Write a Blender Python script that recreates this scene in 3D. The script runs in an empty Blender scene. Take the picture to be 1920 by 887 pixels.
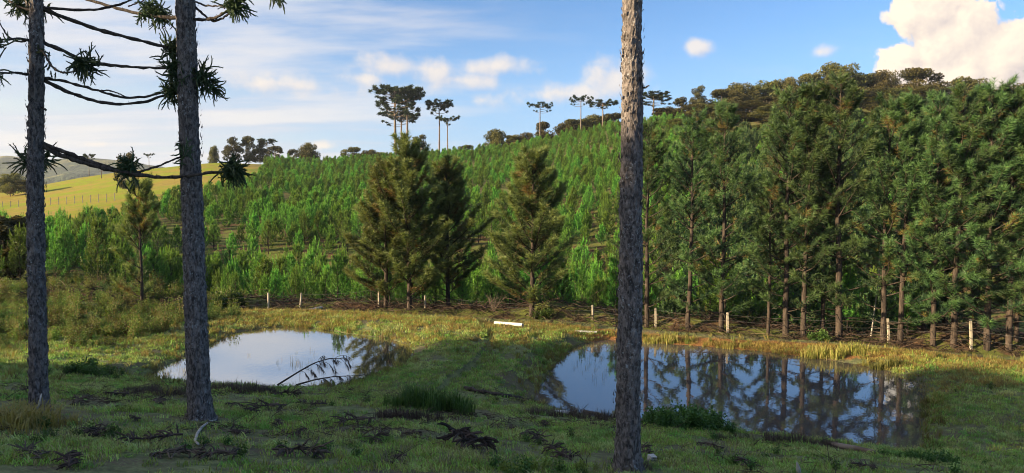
import bpy, math, random
import numpy as np
from mathutils import Vector

# ------------------------------------------------------------------ camera, sky, sun, exposure
F = 1340.0                      # focal length in photograph pixels (1920 wide)
PITCH = math.radians(3.14)
CAMZ = 6.2
SUN_AZ = math.radians(-112)      # measured from +Y (view direction) towards +X
SUN_EL = math.radians(16)
EXPOSURE = 1.65

sc = bpy.context.scene
sc.render.engine = 'CYCLES'
sc.cycles.use_denoising = True
sc.cycles.max_bounces = 5
sc.cycles.diffuse_bounces = 2
sc.cycles.glossy_bounces = 3
sc.cycles.use_adaptive_sampling = True
sc.cycles.adaptive_threshold = 0.012
sc.cycles.pixel_filter_type = 'BLACKMAN_HARRIS'
sc.cycles.filter_width = 1.0
sc.cycles.transmission_bounces = 4
sc.cycles.transparent_max_bounces = 8
sc.cycles.sample_clamp_indirect = 6.0
sc.cycles.caustics_reflective = False
sc.cycles.caustics_refractive = False
sc.view_settings.view_transform = 'Standard'
sc.view_settings.look = 'None'
sc.view_settings.gamma = 1.0
sc.view_settings.use_curve_mapping = False
sc.view_settings.exposure = EXPOSURE

cam_d = bpy.data.cameras.new('camera')
cam = bpy.data.objects.new('camera', cam_d)
sc.collection.objects.link(cam)
cam_d.sensor_width = 36.0
cam_d.lens = 36.0 * F / 1920.0
cam_d.clip_start = 0.05
cam_d.clip_end = 20000
cam.location = (0, 0, CAMZ)
cam.rotation_euler = (math.pi / 2 - PITCH, 0, 0)
sc.camera = cam

sun_dir = Vector((math.sin(SUN_AZ) * math.cos(SUN_EL), math.cos(SUN_AZ) * math.cos(SUN_EL), math.sin(SUN_EL)))
sun_d = bpy.data.lights.new('sun', 'SUN')
sun_d.energy = 4.5
sun_d.angle = math.radians(0.53)
sun_d.color = (1.0, 0.76, 0.46)
sun = bpy.data.objects.new('sun', sun_d)
sc.collection.objects.link(sun)
sun.location = sun_dir * 100
sun.rotation_euler = sun_dir.to_track_quat('Z', 'Y').to_euler()


def px_azel(px, py):
    cx, cz = (px - 960) / F, (443.5 - py) / F
    d = Vector((cx, math.cos(PITCH) + math.sin(PITCH) * cz, -math.sin(PITCH) + math.cos(PITCH) * cz)).normalized()
    return math.atan2(d.x, d.y), math.asin(d.z)


class NT:
    """small helper for writing node trees"""
    def __init__(self, tree):
        self.t = tree

    def n(self, typ, **kw):
        nd = self.t.nodes.new(typ)
        for k, v in kw.items():
            if k.startswith('i_'):
                key = k[2:]
                key = int(key) if key.isdigit() else key.replace('_', ' ')
                nd.inputs[key].default_value = v
            else:
                setattr(nd, k, v)
        return nd

    def link(self, a, b):
        self.t.links.new(a, b)

    def val(self, sock, v):
        if hasattr(v, 'is_linked') or hasattr(v, 'links'):
            self.link(v, sock)
        else:
            sock.default_value = v

    def math(self, op, a, b=0.0, c=None, clamp=False):
        nd = self.n('ShaderNodeMath', operation=op, use_clamp=clamp)
        self.val(nd.inputs[0], a)
        self.val(nd.inputs[1], b)
        if c is not None:
            self.val(nd.inputs[2], c)
        return nd.outputs[0]

    def vmath(self, op, a, b=(0, 0, 0), out=0):
        nd = self.n('ShaderNodeVectorMath', operation=op)
        self.val(nd.inputs[0], a)
        self.val(nd.inputs[1], b)
        return nd.outputs[out]

    def maprange(self, v, a, b, c=0.0, d=1.0, smooth=True):
        nd = self.n('ShaderNodeMapRange', interpolation_type='SMOOTHSTEP' if smooth else 'LINEAR')
        self.val(nd.inputs[0], v)
        nd.inputs[1].default_value = a
        nd.inputs[2].default_value = b
        nd.inputs[3].default_value = c
        nd.inputs[4].default_value = d
        return nd.outputs[0]

    def mix(self, f, a, b, blend='MIX'):
        nd = self.n('ShaderNodeMix', data_type='RGBA', blend_type=blend)
        self.val(nd.inputs[0], f)
        for s, v in ((nd.inputs[6], a), (nd.inputs[7], b)):
            if isinstance(v, tuple) and len(v) == 3:
                v = (*v, 1)
            self.val(s, v)
        return nd.outputs[2]

    def noise(self, vec, scale, detail=4, rough=0.55, dist=0.0, dim='3D'):
        nd = self.n('ShaderNodeTexNoise', noise_dimensions=dim)
        if vec is not None:
            self.link(vec, nd.inputs['Vector'])
        nd.inputs['Scale'].default_value = scale
        nd.inputs['Detail'].default_value = detail
        nd.inputs['Roughness'].default_value = rough
        nd.inputs['Distortion'].default_value = dist
        return nd.outputs[0]

    def ramp(self, fac, stops):
        nd = self.n('ShaderNodeValToRGB')
        cr = nd.color_ramp
        while len(cr.elements) < len(stops):
            cr.elements.new(0.5)
        for e, (p, c) in zip(cr.elements, stops):
            e.position = p
            e.color = (*c, 1)
        self.link(fac, nd.inputs[0])
        return nd.outputs[0]


def make_world():
    w = bpy.data.worlds.new('World')
    sc.world = w
    w.use_nodes = True
    w.cycles.sampling_method = 'MANUAL'
    w.cycles.sample_map_resolution = 256
    t = w.node_tree
    t.nodes.clear()
    N = NT(t)
    out = N.n('ShaderNodeOutputWorld')
    bg = N.n('ShaderNodeBackground')
    N.link(bg.outputs[0], out.inputs[0])
    sky = N.n('ShaderNodeTexSky', sky_type='NISHITA', sun_disc=False)
    sky.sun_elevation = SUN_EL
    sky.sun_rotation = SUN_AZ
    sky.altitude = 900
    sky.air_density = 1.0
    sky.dust_density = 0.15
    sky.ozone_density = 2.0
    tc = N.n('ShaderNodeTexCoord')
    d = tc.outputs['Generated']
    sep = N.n('ShaderNodeSeparateXYZ')
    N.link(d, sep.inputs[0])
    X, Y, Z = sep.outputs
    az = N.math('ARCTAN2', X, Y)
    el = N.math('ARCSINE', Z)
    cmb = N.n('ShaderNodeCombineXYZ')
    N.link(az, cmb.inputs[0])
    N.link(el, cmb.inputs[1])
    q = cmb.outputs[0]
    S = 0.085
    skyc = N.mix(1.0, sky.outputs[0], (S * 0.64, S * 0.87, S * 1.10), 'MULTIPLY')
    # high thin cloud, laid on a flat layer overhead
    zz = N.math('ADD', N.math('MAXIMUM', Z, 0.0), 0.10)
    c2 = N.n('ShaderNodeCombineXYZ')
    N.link(N.math('DIVIDE', X, zz), c2.inputs[0])
    N.link(N.math('DIVIDE', Y, zz), c2.inputs[1])
    lay = c2.outputs[0]
    mp = N.n('ShaderNodeMapping')
    mp.inputs['Scale'].default_value = (0.40, 1.0, 1)
    mp.inputs['Rotation'].default_value = (0, 0, math.radians(14))
    mp.inputs['Location'].default_value = (3.1, 1.7, 0)
    N.link(lay, mp.inputs[0])
    n1 = N.noise(mp.outputs[0], 1.25, 6, 0.60, 0.0, '2D')
    # pale haze towards the horizon
    hz = N.maprange(el, 0.26, -0.01, 0.0, 0.92)
    hzc = N.mix(N.maprange(az, -0.70, 0.0), (0.48, 0.43, 0.345), (0.20, 0.30, 0.44))
    col = N.mix(N.math('MULTIPLY', hz, N.maprange(az, 0.9, -0.6, 0.75, 1.0)), skyc, hzc)
    west = N.maprange(az, 0.16, -0.40, 0.0, 1.0)     # thicker towards the sun's side
    ci = N.maprange(N.math('MULTIPLY_ADD', west, 0.16, n1), 0.45, 0.70)
    ci = N.math('MULTIPLY', ci, N.math('MULTIPLY_ADD', west, 0.80, 0.06))
    ccol = N.mix(N.maprange(n1, 0.40, 0.70), (0.30, 0.335, 0.40), (0.43, 0.41, 0.40))
    col = N.mix(ci, col, ccol)

    def cumulus(name, blobs, amp, vor, bias, nscale):
        """a field read twice (here and a little towards the sun) so that lit and shaded sides differ"""
        g = bpy.data.node_groups.new(name, 'ShaderNodeTree')
        g.interface.new_socket('q', in_out='INPUT', socket_type='NodeSocketVector')
        g.interface.new_socket('field', in_out='OUTPUT', socket_type='NodeSocketFloat')
        G = NT(g)
        gi = G.n('NodeGroupInput')
        go = G.n('NodeGroupOutput')
        qq = gi.outputs[0]
        cur = None
        for (px, py, sx, sy, st) in blobs:
            if 0 <= px <= 1960:
                a, e = px_azel(px, py)
            else:
                a, e = math.atan((px - 960) / F), (370 - py) / F * 0.75
            k = math.cos(a)
            v = G.vmath('MULTIPLY_ADD', qq, (F / sx / (k * k), F / sy / k, 0))
            v.node.inputs[2].default_value = (-a * F / sx / (k * k), -e * F / sy / k, 0)
            ln = G.vmath('LENGTH', v, out=1)
            f = G.math('MULTIPLY_ADD', ln, -st, 1.45 * st)
            cur = f if cur is None else G.math('MAXIMUM', cur, f)
        cur = G.math('MAXIMUM', cur, -0.6)
        wob = G.n('ShaderNodeTexNoise', noise_dimensions='2D')
        G.link(qq, wob.inputs['Vector'])
        wob.inputs['Scale'].default_value = nscale
        wob.inputs['Detail'].default_value = 6
        wob.inputs['Roughness'].default_value = 0.56
        fld = G.math('MULTIPLY_ADD', wob.outputs[0], amp, cur)
        if vor:
            vo = G.n('ShaderNodeTexVoronoi', feature='F1', voronoi_dimensions='2D')
            va = G.vmath('MULTIPLY_ADD', wob.outputs['Color'], (0.08, 0.08, 0))
            G.link(qq, va.node.inputs[2])
            G.link(va, vo.inputs['Vector'])
            vo.inputs['Scale'].default_value = 22
            vo.inputs['Detail'].default_value = 3
            vo.inputs['Roughness'].default_value = 0.6
            fld = G.math('MULTIPLY_ADD', vo.outputs['Distance'], -vor, fld)
        fld = G.math('ADD', fld, bias)
        G.link(fld, go.inputs[0])

        def field(vec):
            nd = N.n('ShaderNodeGroup')
            nd.node_tree = g
            N.link(vec, nd.inputs[0])
            return nd.outputs[0]
        return field
    big = cumulus('large_cumulus', [  # photograph pixel centre, half width, half height, strength
        (1750, 25, 70, 62, 1.0), (1690, 122, 56, 40, 1.0), (1790, 80, 95, 85, 1.0), (1885, 120, 100, 85, 1.0), (1705, 30, 30, 42, 1.0),
        (1780, 150, 130, 60, 1.0), (1960, 160, 120, 80, 0.95), (2700, 60, 200, 90, .8)], 1.7, 0.45, -0.72, 15)
    small = cumulus('small_cumulus', [
        (722, 126, 50, 22, .60), (672, 148, 70, 16, .52), (815, 136, 60, 26, .55), (925, 126, 80, 18, .56), (860, 150, 90, 18, .48), (1160, 152, 64, 36, .70), (1060, 176, 110, 22, .55), (560, 160, 130, 20, .42),
        (1308, 88, 24, 17, .8), (1538, 98, 24, 12, .6), (905, 188, 26, 13, .42), (604, 274, 30, 9, .6), (175, 270, 26, 5, .4), (-700, 180, 160, 60, .7)], 1.5, 0, -0.92, 22)
    for fn, op, a0, a1, gain, dark, light in ((small, 0.74, -0.14, 0.66, 0.8, (0.35, 0.33, 0.345), (0.52, 0.445, 0.365)),
                                              (big, 0.98, -0.05, 0.22, 1.0, (0.37, 0.32, 0.30), (0.57, 0.485, 0.38))):
        f0 = fn(q)
        f1 = fn(N.vmath('ADD', q, (-0.011, 0.010, 0)))
        alpha = N.maprange(f0, a0, a1)
        lit = N.math('MULTIPLY_ADD', N.math('SUBTRACT', f0, f1), gain, 0.58, clamp=True)
        col = N.mix(N.math('MULTIPLY', alpha, op), col, N.mix(lit, dark, light))
    N.link(col, bg.inputs[0])
    bg.inputs[1].default_value = 0.70


make_world()

# ------------------------------------------------------------------ helpers
rng = np.random.default_rng(7)
random.seed(7)
CP, SP = math.cos(PITCH), math.sin(PITCH)
COL = sc.collection.objects


def ray(px, py):
    cx, cz = (px - 960) / F, (443.5 - py) / F
    return np.array([cx, CP + SP * cz, -SP + CP * cz])


def at(px, py, Y):
    d = ray(px, py)
    d = d * (Y / d[1])
    return np.array([d[0], d[1], d[2] + CAMZ])


def at_level(px, py, z):
    d = ray(px, py)
    k = (z - CAMZ) / d[2]
    return np.array([d[0] * k, d[1] * k, z])


def sstep(a, b, x):
    t = np.clip((x - a) / (b - a), 0, 1)
    return t * t * (3 - 2 * t)


def _hash(ix, iy, iz):
    n = (ix.astype(np.int64) * 374761393 + iy.astype(np.int64) * 668265263 + iz.astype(np.int64) * 2147483647 + 1274126177)
    n = (n ^ (n >> 13)) * 1274126177
    n = n ^ (n >> 16)
    return (n & 0xffff) / 65535.0


def vnoise(x, y, z=None):
    x, y = np.asarray(x, float), np.asarray(y, float)
    z = np.zeros_like(x) if z is None else np.asarray(z, float)
    ix, iy, iz = np.floor(x), np.floor(y), np.floor(z)
    fx, fy, fz = x - ix, y - iy, z - iz
    fx, fy, fz = [f * f * (3 - 2 * f) for f in (fx, fy, fz)]
    r = 0
    for a in (0, 1):
        for b in (0, 1):
            for c in (0, 1):
                w = (fx if a else 1 - fx) * (fy if b else 1 - fy) * (fz if c else 1 - fz)
                r = r + w * _hash(ix + a, iy + b, iz + c)
    return r * 2 - 1


def fbm(x, y, z=None, o=4):
    r, a, k = 0, 0.5, 1.0
    for i in range(o):
        r = r + a * vnoise(np.asarray(x) * k + 17 * i, np.asarray(y) * k - 9 * i, None if z is None else np.asarray(z) * k)
        k *= 2.03
        a *= 0.5
    return r


class MB:
    """collects triangles with one tint value per triangle"""
    def __init__(self):
        self.v, self.f, self.t, self.n = [], [], [], 0

    def add(self, v, f, tint=0.5):
        v = np.asarray(v, float).reshape(-1, 3)
        f = np.asarray(f, int).reshape(-1, 3)
        self.v.append(v)
        self.f.append(f + self.n)
        self.t.append(np.broadcast_to(np.asarray(tint, float), (len(f),)).copy())
        self.n += len(v)

    def tube(self, pts, rad, sides=6, cap=False, tint=0.5, ang0=0.0):
        pts = np.asarray(pts, float)
        m = len(pts)
        rad = np.broadcast_to(np.asarray(rad, float), (m,))
        tan = np.gradient(pts, axis=0)
        tan /= np.linalg.norm(tan, axis=1)[:, None] + 1e-9
        ref = np.array([0.0, 0, 1]) if abs(tan[:, 2]).mean() < 0.75 else np.array([0.0, 1, 0])
        a = np.cross(tan, ref)
        a /= np.linalg.norm(a, axis=1)[:, None] + 1e-9
        b = np.cross(a, tan)
        th = np.linspace(0, 2 * math.pi, sides, endpoint=False) + ang0
        ring = a[:, None, :] * np.cos(th)[None, :, None] + b[:, None, :] * np.sin(th)[None, :, None]
        v = pts[:, None, :] + ring * rad[:, None, None]
        i, j = np.meshgrid(np.arange(m - 1), np.arange(sides), indexing='ij')
        j2 = (j + 1) % sides
        q = np.stack([i * sides + j, i * sides + j2, (i + 1) * sides + j2, (i + 1) * sides + j], -1).reshape(-1, 4)
        f = np.concatenate([q[:, [0, 1, 2]], q[:, [0, 2, 3]]])
        v = v.reshape(-1, 3)
        if cap:
            v = np.concatenate([v, pts[:1], pts[-1:]])
            s = np.arange(sides)
            s2 = (s + 1) % sides
            f = np.concatenate([f, np.stack([s2, s, np.full(sides, m * sides)], -1),
                                np.stack([s + (m - 1) * sides, s2 + (m - 1) * sides, np.full(sides, m * sides + 1)], -1)])
        self.add(v, f, tint)

    def needles(self, base, direc, length, width, tint=0.5, droop=0.0):
        """one thin triangle per row"""
        base, direc = np.asarray(base), np.asarray(direc)
        n = len(base)
        direc = direc / (np.linalg.norm(direc, axis=1)[:, None] + 1e-9)
        rnd = rng.normal(size=(n, 3))
        side = np.cross(direc, rnd)
        side /= np.linalg.norm(side, axis=1)[:, None] + 1e-9
        L = np.broadcast_to(length, (n,))[:, None]
        W = np.broadcast_to(width, (n,))[:, None]
        tip = base + direc * L
        tip[:, 2] -= droop * L[:, 0]
        v = np.stack([base - side * W / 2, base + side * W / 2, tip], 1).reshape(-1, 3)
        self.add(v, np.arange(3 * n).reshape(-1, 3), np.broadcast_to(tint, (n,)))

    def leaves(self, c, size, tint=0.5, up=0.3):
        """one random little quad (two triangles) per row"""
        c = np.asarray(c)
        n = len(c)
        nrm = rng.normal(size=(n, 3))
        nrm[:, 2] = np.abs(nrm[:, 2]) + up
        nrm /= np.linalg.norm(nrm, axis=1)[:, None]
        a = np.cross(nrm, rng.normal(size=(n, 3)))
        a /= np.linalg.norm(a, axis=1)[:, None]
        b = np.cross(nrm, a)
        s = np.broadcast_to(size, (n,))[:, None]
        v = np.stack([c - a * s * .5, c + b * s * .32, c + a * s * .5, c - b * s * .32], 1).reshape(-1, 3)
        k = np.arange(n)[:, None] * 4
        f = np.concatenate([k + np.array([[0, 1, 2]]), k + np.array([[0, 2, 3]])])
        tt = np.broadcast_to(tint, (n,))
        self.add(v, f, np.concatenate([tt, tt]))

    def mesh(self, name, mat, smooth=False):
        v = np.concatenate(self.v)
        f = np.concatenate(self.f)
        t = np.concatenate(self.t)
        me = bpy.data.meshes.new(name)
        me.vertices.add(len(v))
        me.vertices.foreach_set('co', v.astype(np.float32).ravel())
        me.loops.add(len(f) * 3)
        me.loops.foreach_set('vertex_index', f.astype(np.int32).ravel())
        me.polygons.add(len(f))
        me.polygons.foreach_set('loop_start', np.arange(0, len(f) * 3, 3, dtype=np.int32))
        me.polygons.foreach_set('loop_total', np.full(len(f), 3, dtype=np.int32))
        me.polygons.foreach_set('use_smooth', np.full(len(f), smooth))
        at_ = me.attributes.new('tint', 'FLOAT', 'FACE')
        at_.data.foreach_set('value', t.astype(np.float32))
        me.update(calc_edges=True)
        me.materials.append(mat)
        return me


def obj(name, me, parent=None, loc=(0, 0, 0)):
    o = bpy.data.objects.new(name, me)
    COL.link(o)
    o.location = loc
    if parent is not None:
        o.parent = parent
    return o


def tag(o, label=None, cat=None, group=None, kind=None):
    for k, v in (('label', label), ('category', cat), ('group', group), ('kind', kind)):
        if v:
            o[k] = v
    return o


def thing(name, label, cat, loc=(0, 0, 0), rz=0.0, scale=1.0, group=None):
    o = bpy.data.objects.new(name, None)
    COL.link(o)
    o.location = loc
    o.rotation_euler = (0, 0, rz)
    o.scale = (scale,) * 3 if np.isscalar(scale) else scale
    o.empty_display_size = 0.2
    return tag(o, label, cat, group)


# ------------------------------------------------------------------ materials
def new_mat(name):
    m = bpy.data.materials.new(name)
    m.use_nodes = True
    m.node_tree.nodes.clear()
    N = NT(m.node_tree)
    out = N.n('ShaderNodeOutputMaterial')
    return m, N, out


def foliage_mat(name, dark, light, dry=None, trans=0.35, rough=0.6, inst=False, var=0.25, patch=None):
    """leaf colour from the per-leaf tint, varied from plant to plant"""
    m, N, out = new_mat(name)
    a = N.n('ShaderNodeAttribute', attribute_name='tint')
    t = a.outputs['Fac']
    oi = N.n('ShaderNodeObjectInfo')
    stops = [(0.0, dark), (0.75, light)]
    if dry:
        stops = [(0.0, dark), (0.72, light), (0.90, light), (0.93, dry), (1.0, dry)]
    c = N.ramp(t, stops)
    if patch:      # tussocks of another colour growing in patches
        pn = N.noise(oi.outputs['Location'], 0.75, 4, 0.65)
        c = N.mix(N.maprange(pn, 0.47, 0.62, 0, .75), c, patch[0])
        pn2 = N.noise(N.vmath('ADD', oi.outputs['Location'], (31, 7, 0)), 1.6, 3, 0.6)
        c = N.mix(N.maprange(pn2, 0.50, 0.62, 0, .7), c, patch[1])
    hsv = N.n('ShaderNodeHueSaturation')
    N.link(c, hsv.inputs['Color'])
    N.link(N.math('MULTIPLY_ADD', oi.outputs['Random'], var * 0.16, 0.5 - var * 0.08), hsv.inputs['Hue'])
    N.link(N.math('MULTIPLY_ADD', oi.outputs['Random'], var * 2, 1 - var), hsv.inputs['Value'])
    col = hsv.outputs[0]
    p = N.n('ShaderNodeBsdfPrincipled')
    N.link(col, p.inputs['Base Color'])
    p.inputs['Roughness'].default_value = rough
    p.inputs['Specular IOR Level'].default_value = 0.3
    tr = N.n('ShaderNodeBsdfTranslucent')
    N.link(N.mix(1.0, col, (1.25, 1.2, 0.7), 'MULTIPLY'), tr.inputs[0])
    mx = N.n('ShaderNodeMixShader')
    mx.inputs[0].default_value = trans
    N.link(p.outputs[0], mx.inputs[1])
    N.link(tr.outputs[0], mx.inputs[2])
    N.link(mx.outputs[0], out.inputs[0])
    return m


def wood_mat(name, c1, c2, scale=8.0, bump=0.4, lichen=None, stretch=(1, 1, 0.25)):
    m, N, out = new_mat(name)
    tc = N.n('ShaderNodeTexCoord')
    mp = N.n('ShaderNodeMapping')
    mp.inputs['Scale'].default_value = stretch
    N.link(tc.outputs['Object'], mp.inputs[0])
    n = N.noise(mp.outputs[0], scale, 6, 0.65, 0.6)
    c = N.mix(N.maprange(n, 0.35, 0.65), c1, c2)
    if lichen:
        l1 = N.noise(tc.outputs['Object'], 26, 3, 0.6)
        l2 = N.noise(tc.outputs['Object'], 1.6, 3, 0.6)
        c = N.mix(N.math('MULTIPLY', N.maprange(l1, 0.56, 0.66), N.maprange(l2, 0.40, 0.62)), c, lichen)
    p = N.n('ShaderNodeBsdfPrincipled')
    N.link(c, p.inputs['Base Color'])
    p.inputs['Roughness'].default_value = 0.9
    p.inputs['Specular IOR Level'].default_value = 0.2
    b = N.n('ShaderNodeBump')
    b.inputs['Strength'].default_value = bump
    b.inputs['Distance'].default_value = 0.03
    N.link(n, b.inputs['Height'])
    N.link(b.outputs[0], p.inputs['Normal'])
    N.link(p.outputs[0], out.inputs[0])
    return m


def plain_mat(name, c, rough=0.6, var=0.15, scale=20):
    m, N, out = new_mat(name)
    tc = N.n('ShaderNodeTexCoord')
    n = N.noise(tc.outputs['Object'], scale, 4, 0.6)
    col = N.mix(N.maprange(n, 0.35, 0.7), c, tuple(x * (1 - 2 * var) for x in c))
    p = N.n('ShaderNodeBsdfPrincipled')
    N.link(col, p.inputs['Base Color'])
    p.inputs['Roughness'].default_value = rough
    N.link(p.outputs[0], out.inputs[0])
    return m


M = {}
M['bark_dark'] = wood_mat('bark_araucaria', (0.050, 0.044, 0.044), (0.240, 0.210, 0.200), 24, 0.9, (0.34, 0.35, 0.36), (1, 1, 0.45))
M['branch'] = wood_mat('branch_bark', (0.03, 0.024, 0.02), (0.10, 0.082, 0.07), 20, 0.5)
M['bark_pine'] = wood_mat('bark_pine', (0.028, 0.023, 0.020), (0.090, 0.070, 0.056), 10, 0.5)
M['bark_far'] = wood_mat('bark_far', (0.12, 0.09, 0.07), (0.26, 0.21, 0.17), 3, 0.3)
M['bark_pale'] = wood_mat('bark_pale', (0.30, 0.26, 0.22), (0.48, 0.44, 0.38), 3, 0.3)
M['araucaria'] = foliage_mat('araucaria_leaves', (0.024, 0.044, 0.022), (0.070, 0.110, 0.042), None, 0.12, 0.5, var=0.15)
M['araucaria_far'] = foliage_mat('araucaria_far_leaves', (0.018, 0.036, 0.020), (0.045, 0.075, 0.030), None, 0.15, 0.6, var=0.15)
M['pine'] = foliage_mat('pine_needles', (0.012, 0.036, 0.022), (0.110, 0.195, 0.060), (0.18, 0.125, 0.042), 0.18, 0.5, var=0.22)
M['pine_lit'] = foliage_mat('olive_sunlit_needles', (0.034, 0.066, 0.026), (0.215, 0.270, 0.080), (0.20, 0.125, 0.045), 0.25, 0.5, var=0.22)  # olive needles, lightened to put golden sun on the middle pines
M['young'] = foliage_mat('young_pine_needles', (0.026, 0.084, 0.026), (0.195, 0.375, 0.055), None, 0.30, 0.5, var=0.40)  # dark end deepened so inner-crown shade sits in the needle colour
M['broad'] = foliage_mat('broad_leaves', (0.036, 0.050, 0.017), (0.165, 0.150, 0.045), None, 0.25, 0.55, var=0.35)
M['euca'] = foliage_mat('eucalypt_leaves', (0.045, 0.055, 0.024), (0.13, 0.125, 0.060), None, 0.3, 0.5, var=0.25)
M['grass'] = foliage_mat('grass_blades', (0.150, 0.255, 0.045), (0.36, 0.50, 0.105), (0.30, 0.25, 0.13), 0.3, 0.55, var=0.4, patch=((0.42, 0.46, 0.19), (0.11, 0.275, 0.045)))
M['bankgrass'] = foliage_mat('bank_grass_blades', (0.080, 0.105, 0.022), (0.26, 0.27, 0.055), (0.32, 0.23, 0.10), 0.3, 0.55, var=0.4, patch=((0.30, 0.23, 0.075), (0.10, 0.15, 0.035)))  # yellows and first patch pushed golden to imitate sun on the bank
M['scrub'] = foliage_mat('scrub_leaves', (0.040, 0.080, 0.018), (0.150, 0.195, 0.036), (0.22, 0.15, 0.07), 0.3, 0.55, var=0.4)
M['weed'] = foliage_mat('weed_leaves', (0.030, 0.070, 0.018), (0.085, 0.16, 0.034), None, 0.3, 0.5, var=0.25)
M['drybrown'] = foliage_mat('dry_brown_leaves', (0.038, 0.029, 0.025), (0.120, 0.088, 0.070), None, 0.08, 0.8, var=0.3)
M['drypale'] = foliage_mat('dry_pale_stalks', (0.13, 0.11, 0.085), (0.30, 0.26, 0.19), None, 0.15, 0.8, var=0.3)
M['weedbright'] = foliage_mat('bright_weed_leaves', (0.08, 0.16, 0.035), (0.22, 0.32, 0.06), None, 0.3, 0.5, var=0.2)
M['slash'] = foliage_mat('slash_sticks', (0.022, 0.016, 0.013), (0.10, 0.066, 0.045), None, 0.0, 0.9, var=0.4)
M['greywood'] = wood_mat('grey_dead_wood', (0.30, 0.28, 0.25), (0.52, 0.49, 0.44), 15, 0.3)
M['post'] = wood_mat('pale_post', (0.28, 0.25, 0.19), (0.52, 0.47, 0.37), 9, 0.25)
M['wire'] = plain_mat('fence_wire', (0.28, 0.28, 0.28), 0.5)
M['pvc'] = plain_mat('white_pipe', (0.66, 0.64, 0.60), 0.4, 0.05)
M['stone'] = plain_mat('pale_stone', (0.55, 0.52, 0.47), 0.8, 0.15, 30)
M['palm'] = foliage_mat('palm_fronds', (0.05, 0.07, 0.02), (0.12, 0.13, 0.05), None, 0.25, 0.5)

# ------------------------------------------------------------------ terrain
WL_L, WL_R = 0.50, 0.0
POND_R = [(1005, 745), (1030, 700), (1058, 668), (1088, 645), (1140, 637), (1200, 641), (1300, 649), (1400, 657), (1500, 669), (1590, 682),
          (1665, 697), (1712, 716), (1730, 745), (1726, 790), (1722, 828), (1706, 856), (1640, 858), (1560, 844), (1450, 830), (1350, 818),
          (1250, 808), (1150, 796), (1075, 777), (1000, 752)]
POND_L = [(270, 708), (318, 686), (372, 662), (410, 640), (455, 622), (520, 613), (600, 618), (670, 630), (725, 636), (762, 648), (772, 664),
          (752, 682), (715, 695), (680, 711), (640, 724), (560, 732), (480, 732), (400, 728), (330, 722)]
PR = np.array([at_level(x, y, WL_R)[:2] for x, y in POND_R])
PL = np.array([at_level(x, y, WL_L)[:2] for x, y in POND_L])


def poly_sd(P, x, y):
    """signed distance, negative inside"""
    x, y = np.asarray(x, float), np.asarray(y, float)
    best = np.full(x.shape, 1e9)
    inside = np.zeros(x.shape, bool)
    n = len(P)
    for i in range(n):
        x0, y0 = P[i]
        x1, y1 = P[(i + 1) % n]
        dx, dy = x1 - x0, y1 - y0
        t = np.clip(((x - x0) * dx + (y - y0) * dy) / (dx * dx + dy * dy), 0, 1)
        best = np.minimum(best, np.hypot(x - x0 - t * dx, y - y0 - t * dy))
        c = ((y0 > y) != (y1 > y)) & (x < (x1 - x0) * (y - y0) / (y1 - y0 + 1e-12) + x0)
        inside ^= c
    return np.where(inside, -best, best)


CREST_U = [-3, -1.2, -.716, -.567, -.425, -.358, -.27, -.12, 0, .14, .25, .40, .72, 1.2, 3]
CREST_Z = [6, 6, 7.6, 12.6, 15.6, 15.2, 14.8, 16.6, 18.6, 23.6, 25.5, 28.5, 29.5, 29.5, 29.5]
FENCE_PX = [(503, 580), (562, 577), (710, 575), (797, 578), (1111, 600), (1229, 614), (1364, 624), (1667, 643), (1821, 655)]


def fence_y(x):
    return np.interp(x, [-40, -11.6, -4.2, 4.0, 9.0, 15.5, 18, 60], [36.5, 34.6, 33.6, 32.0, 29.8, 27.6, 26.9, 15])


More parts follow.
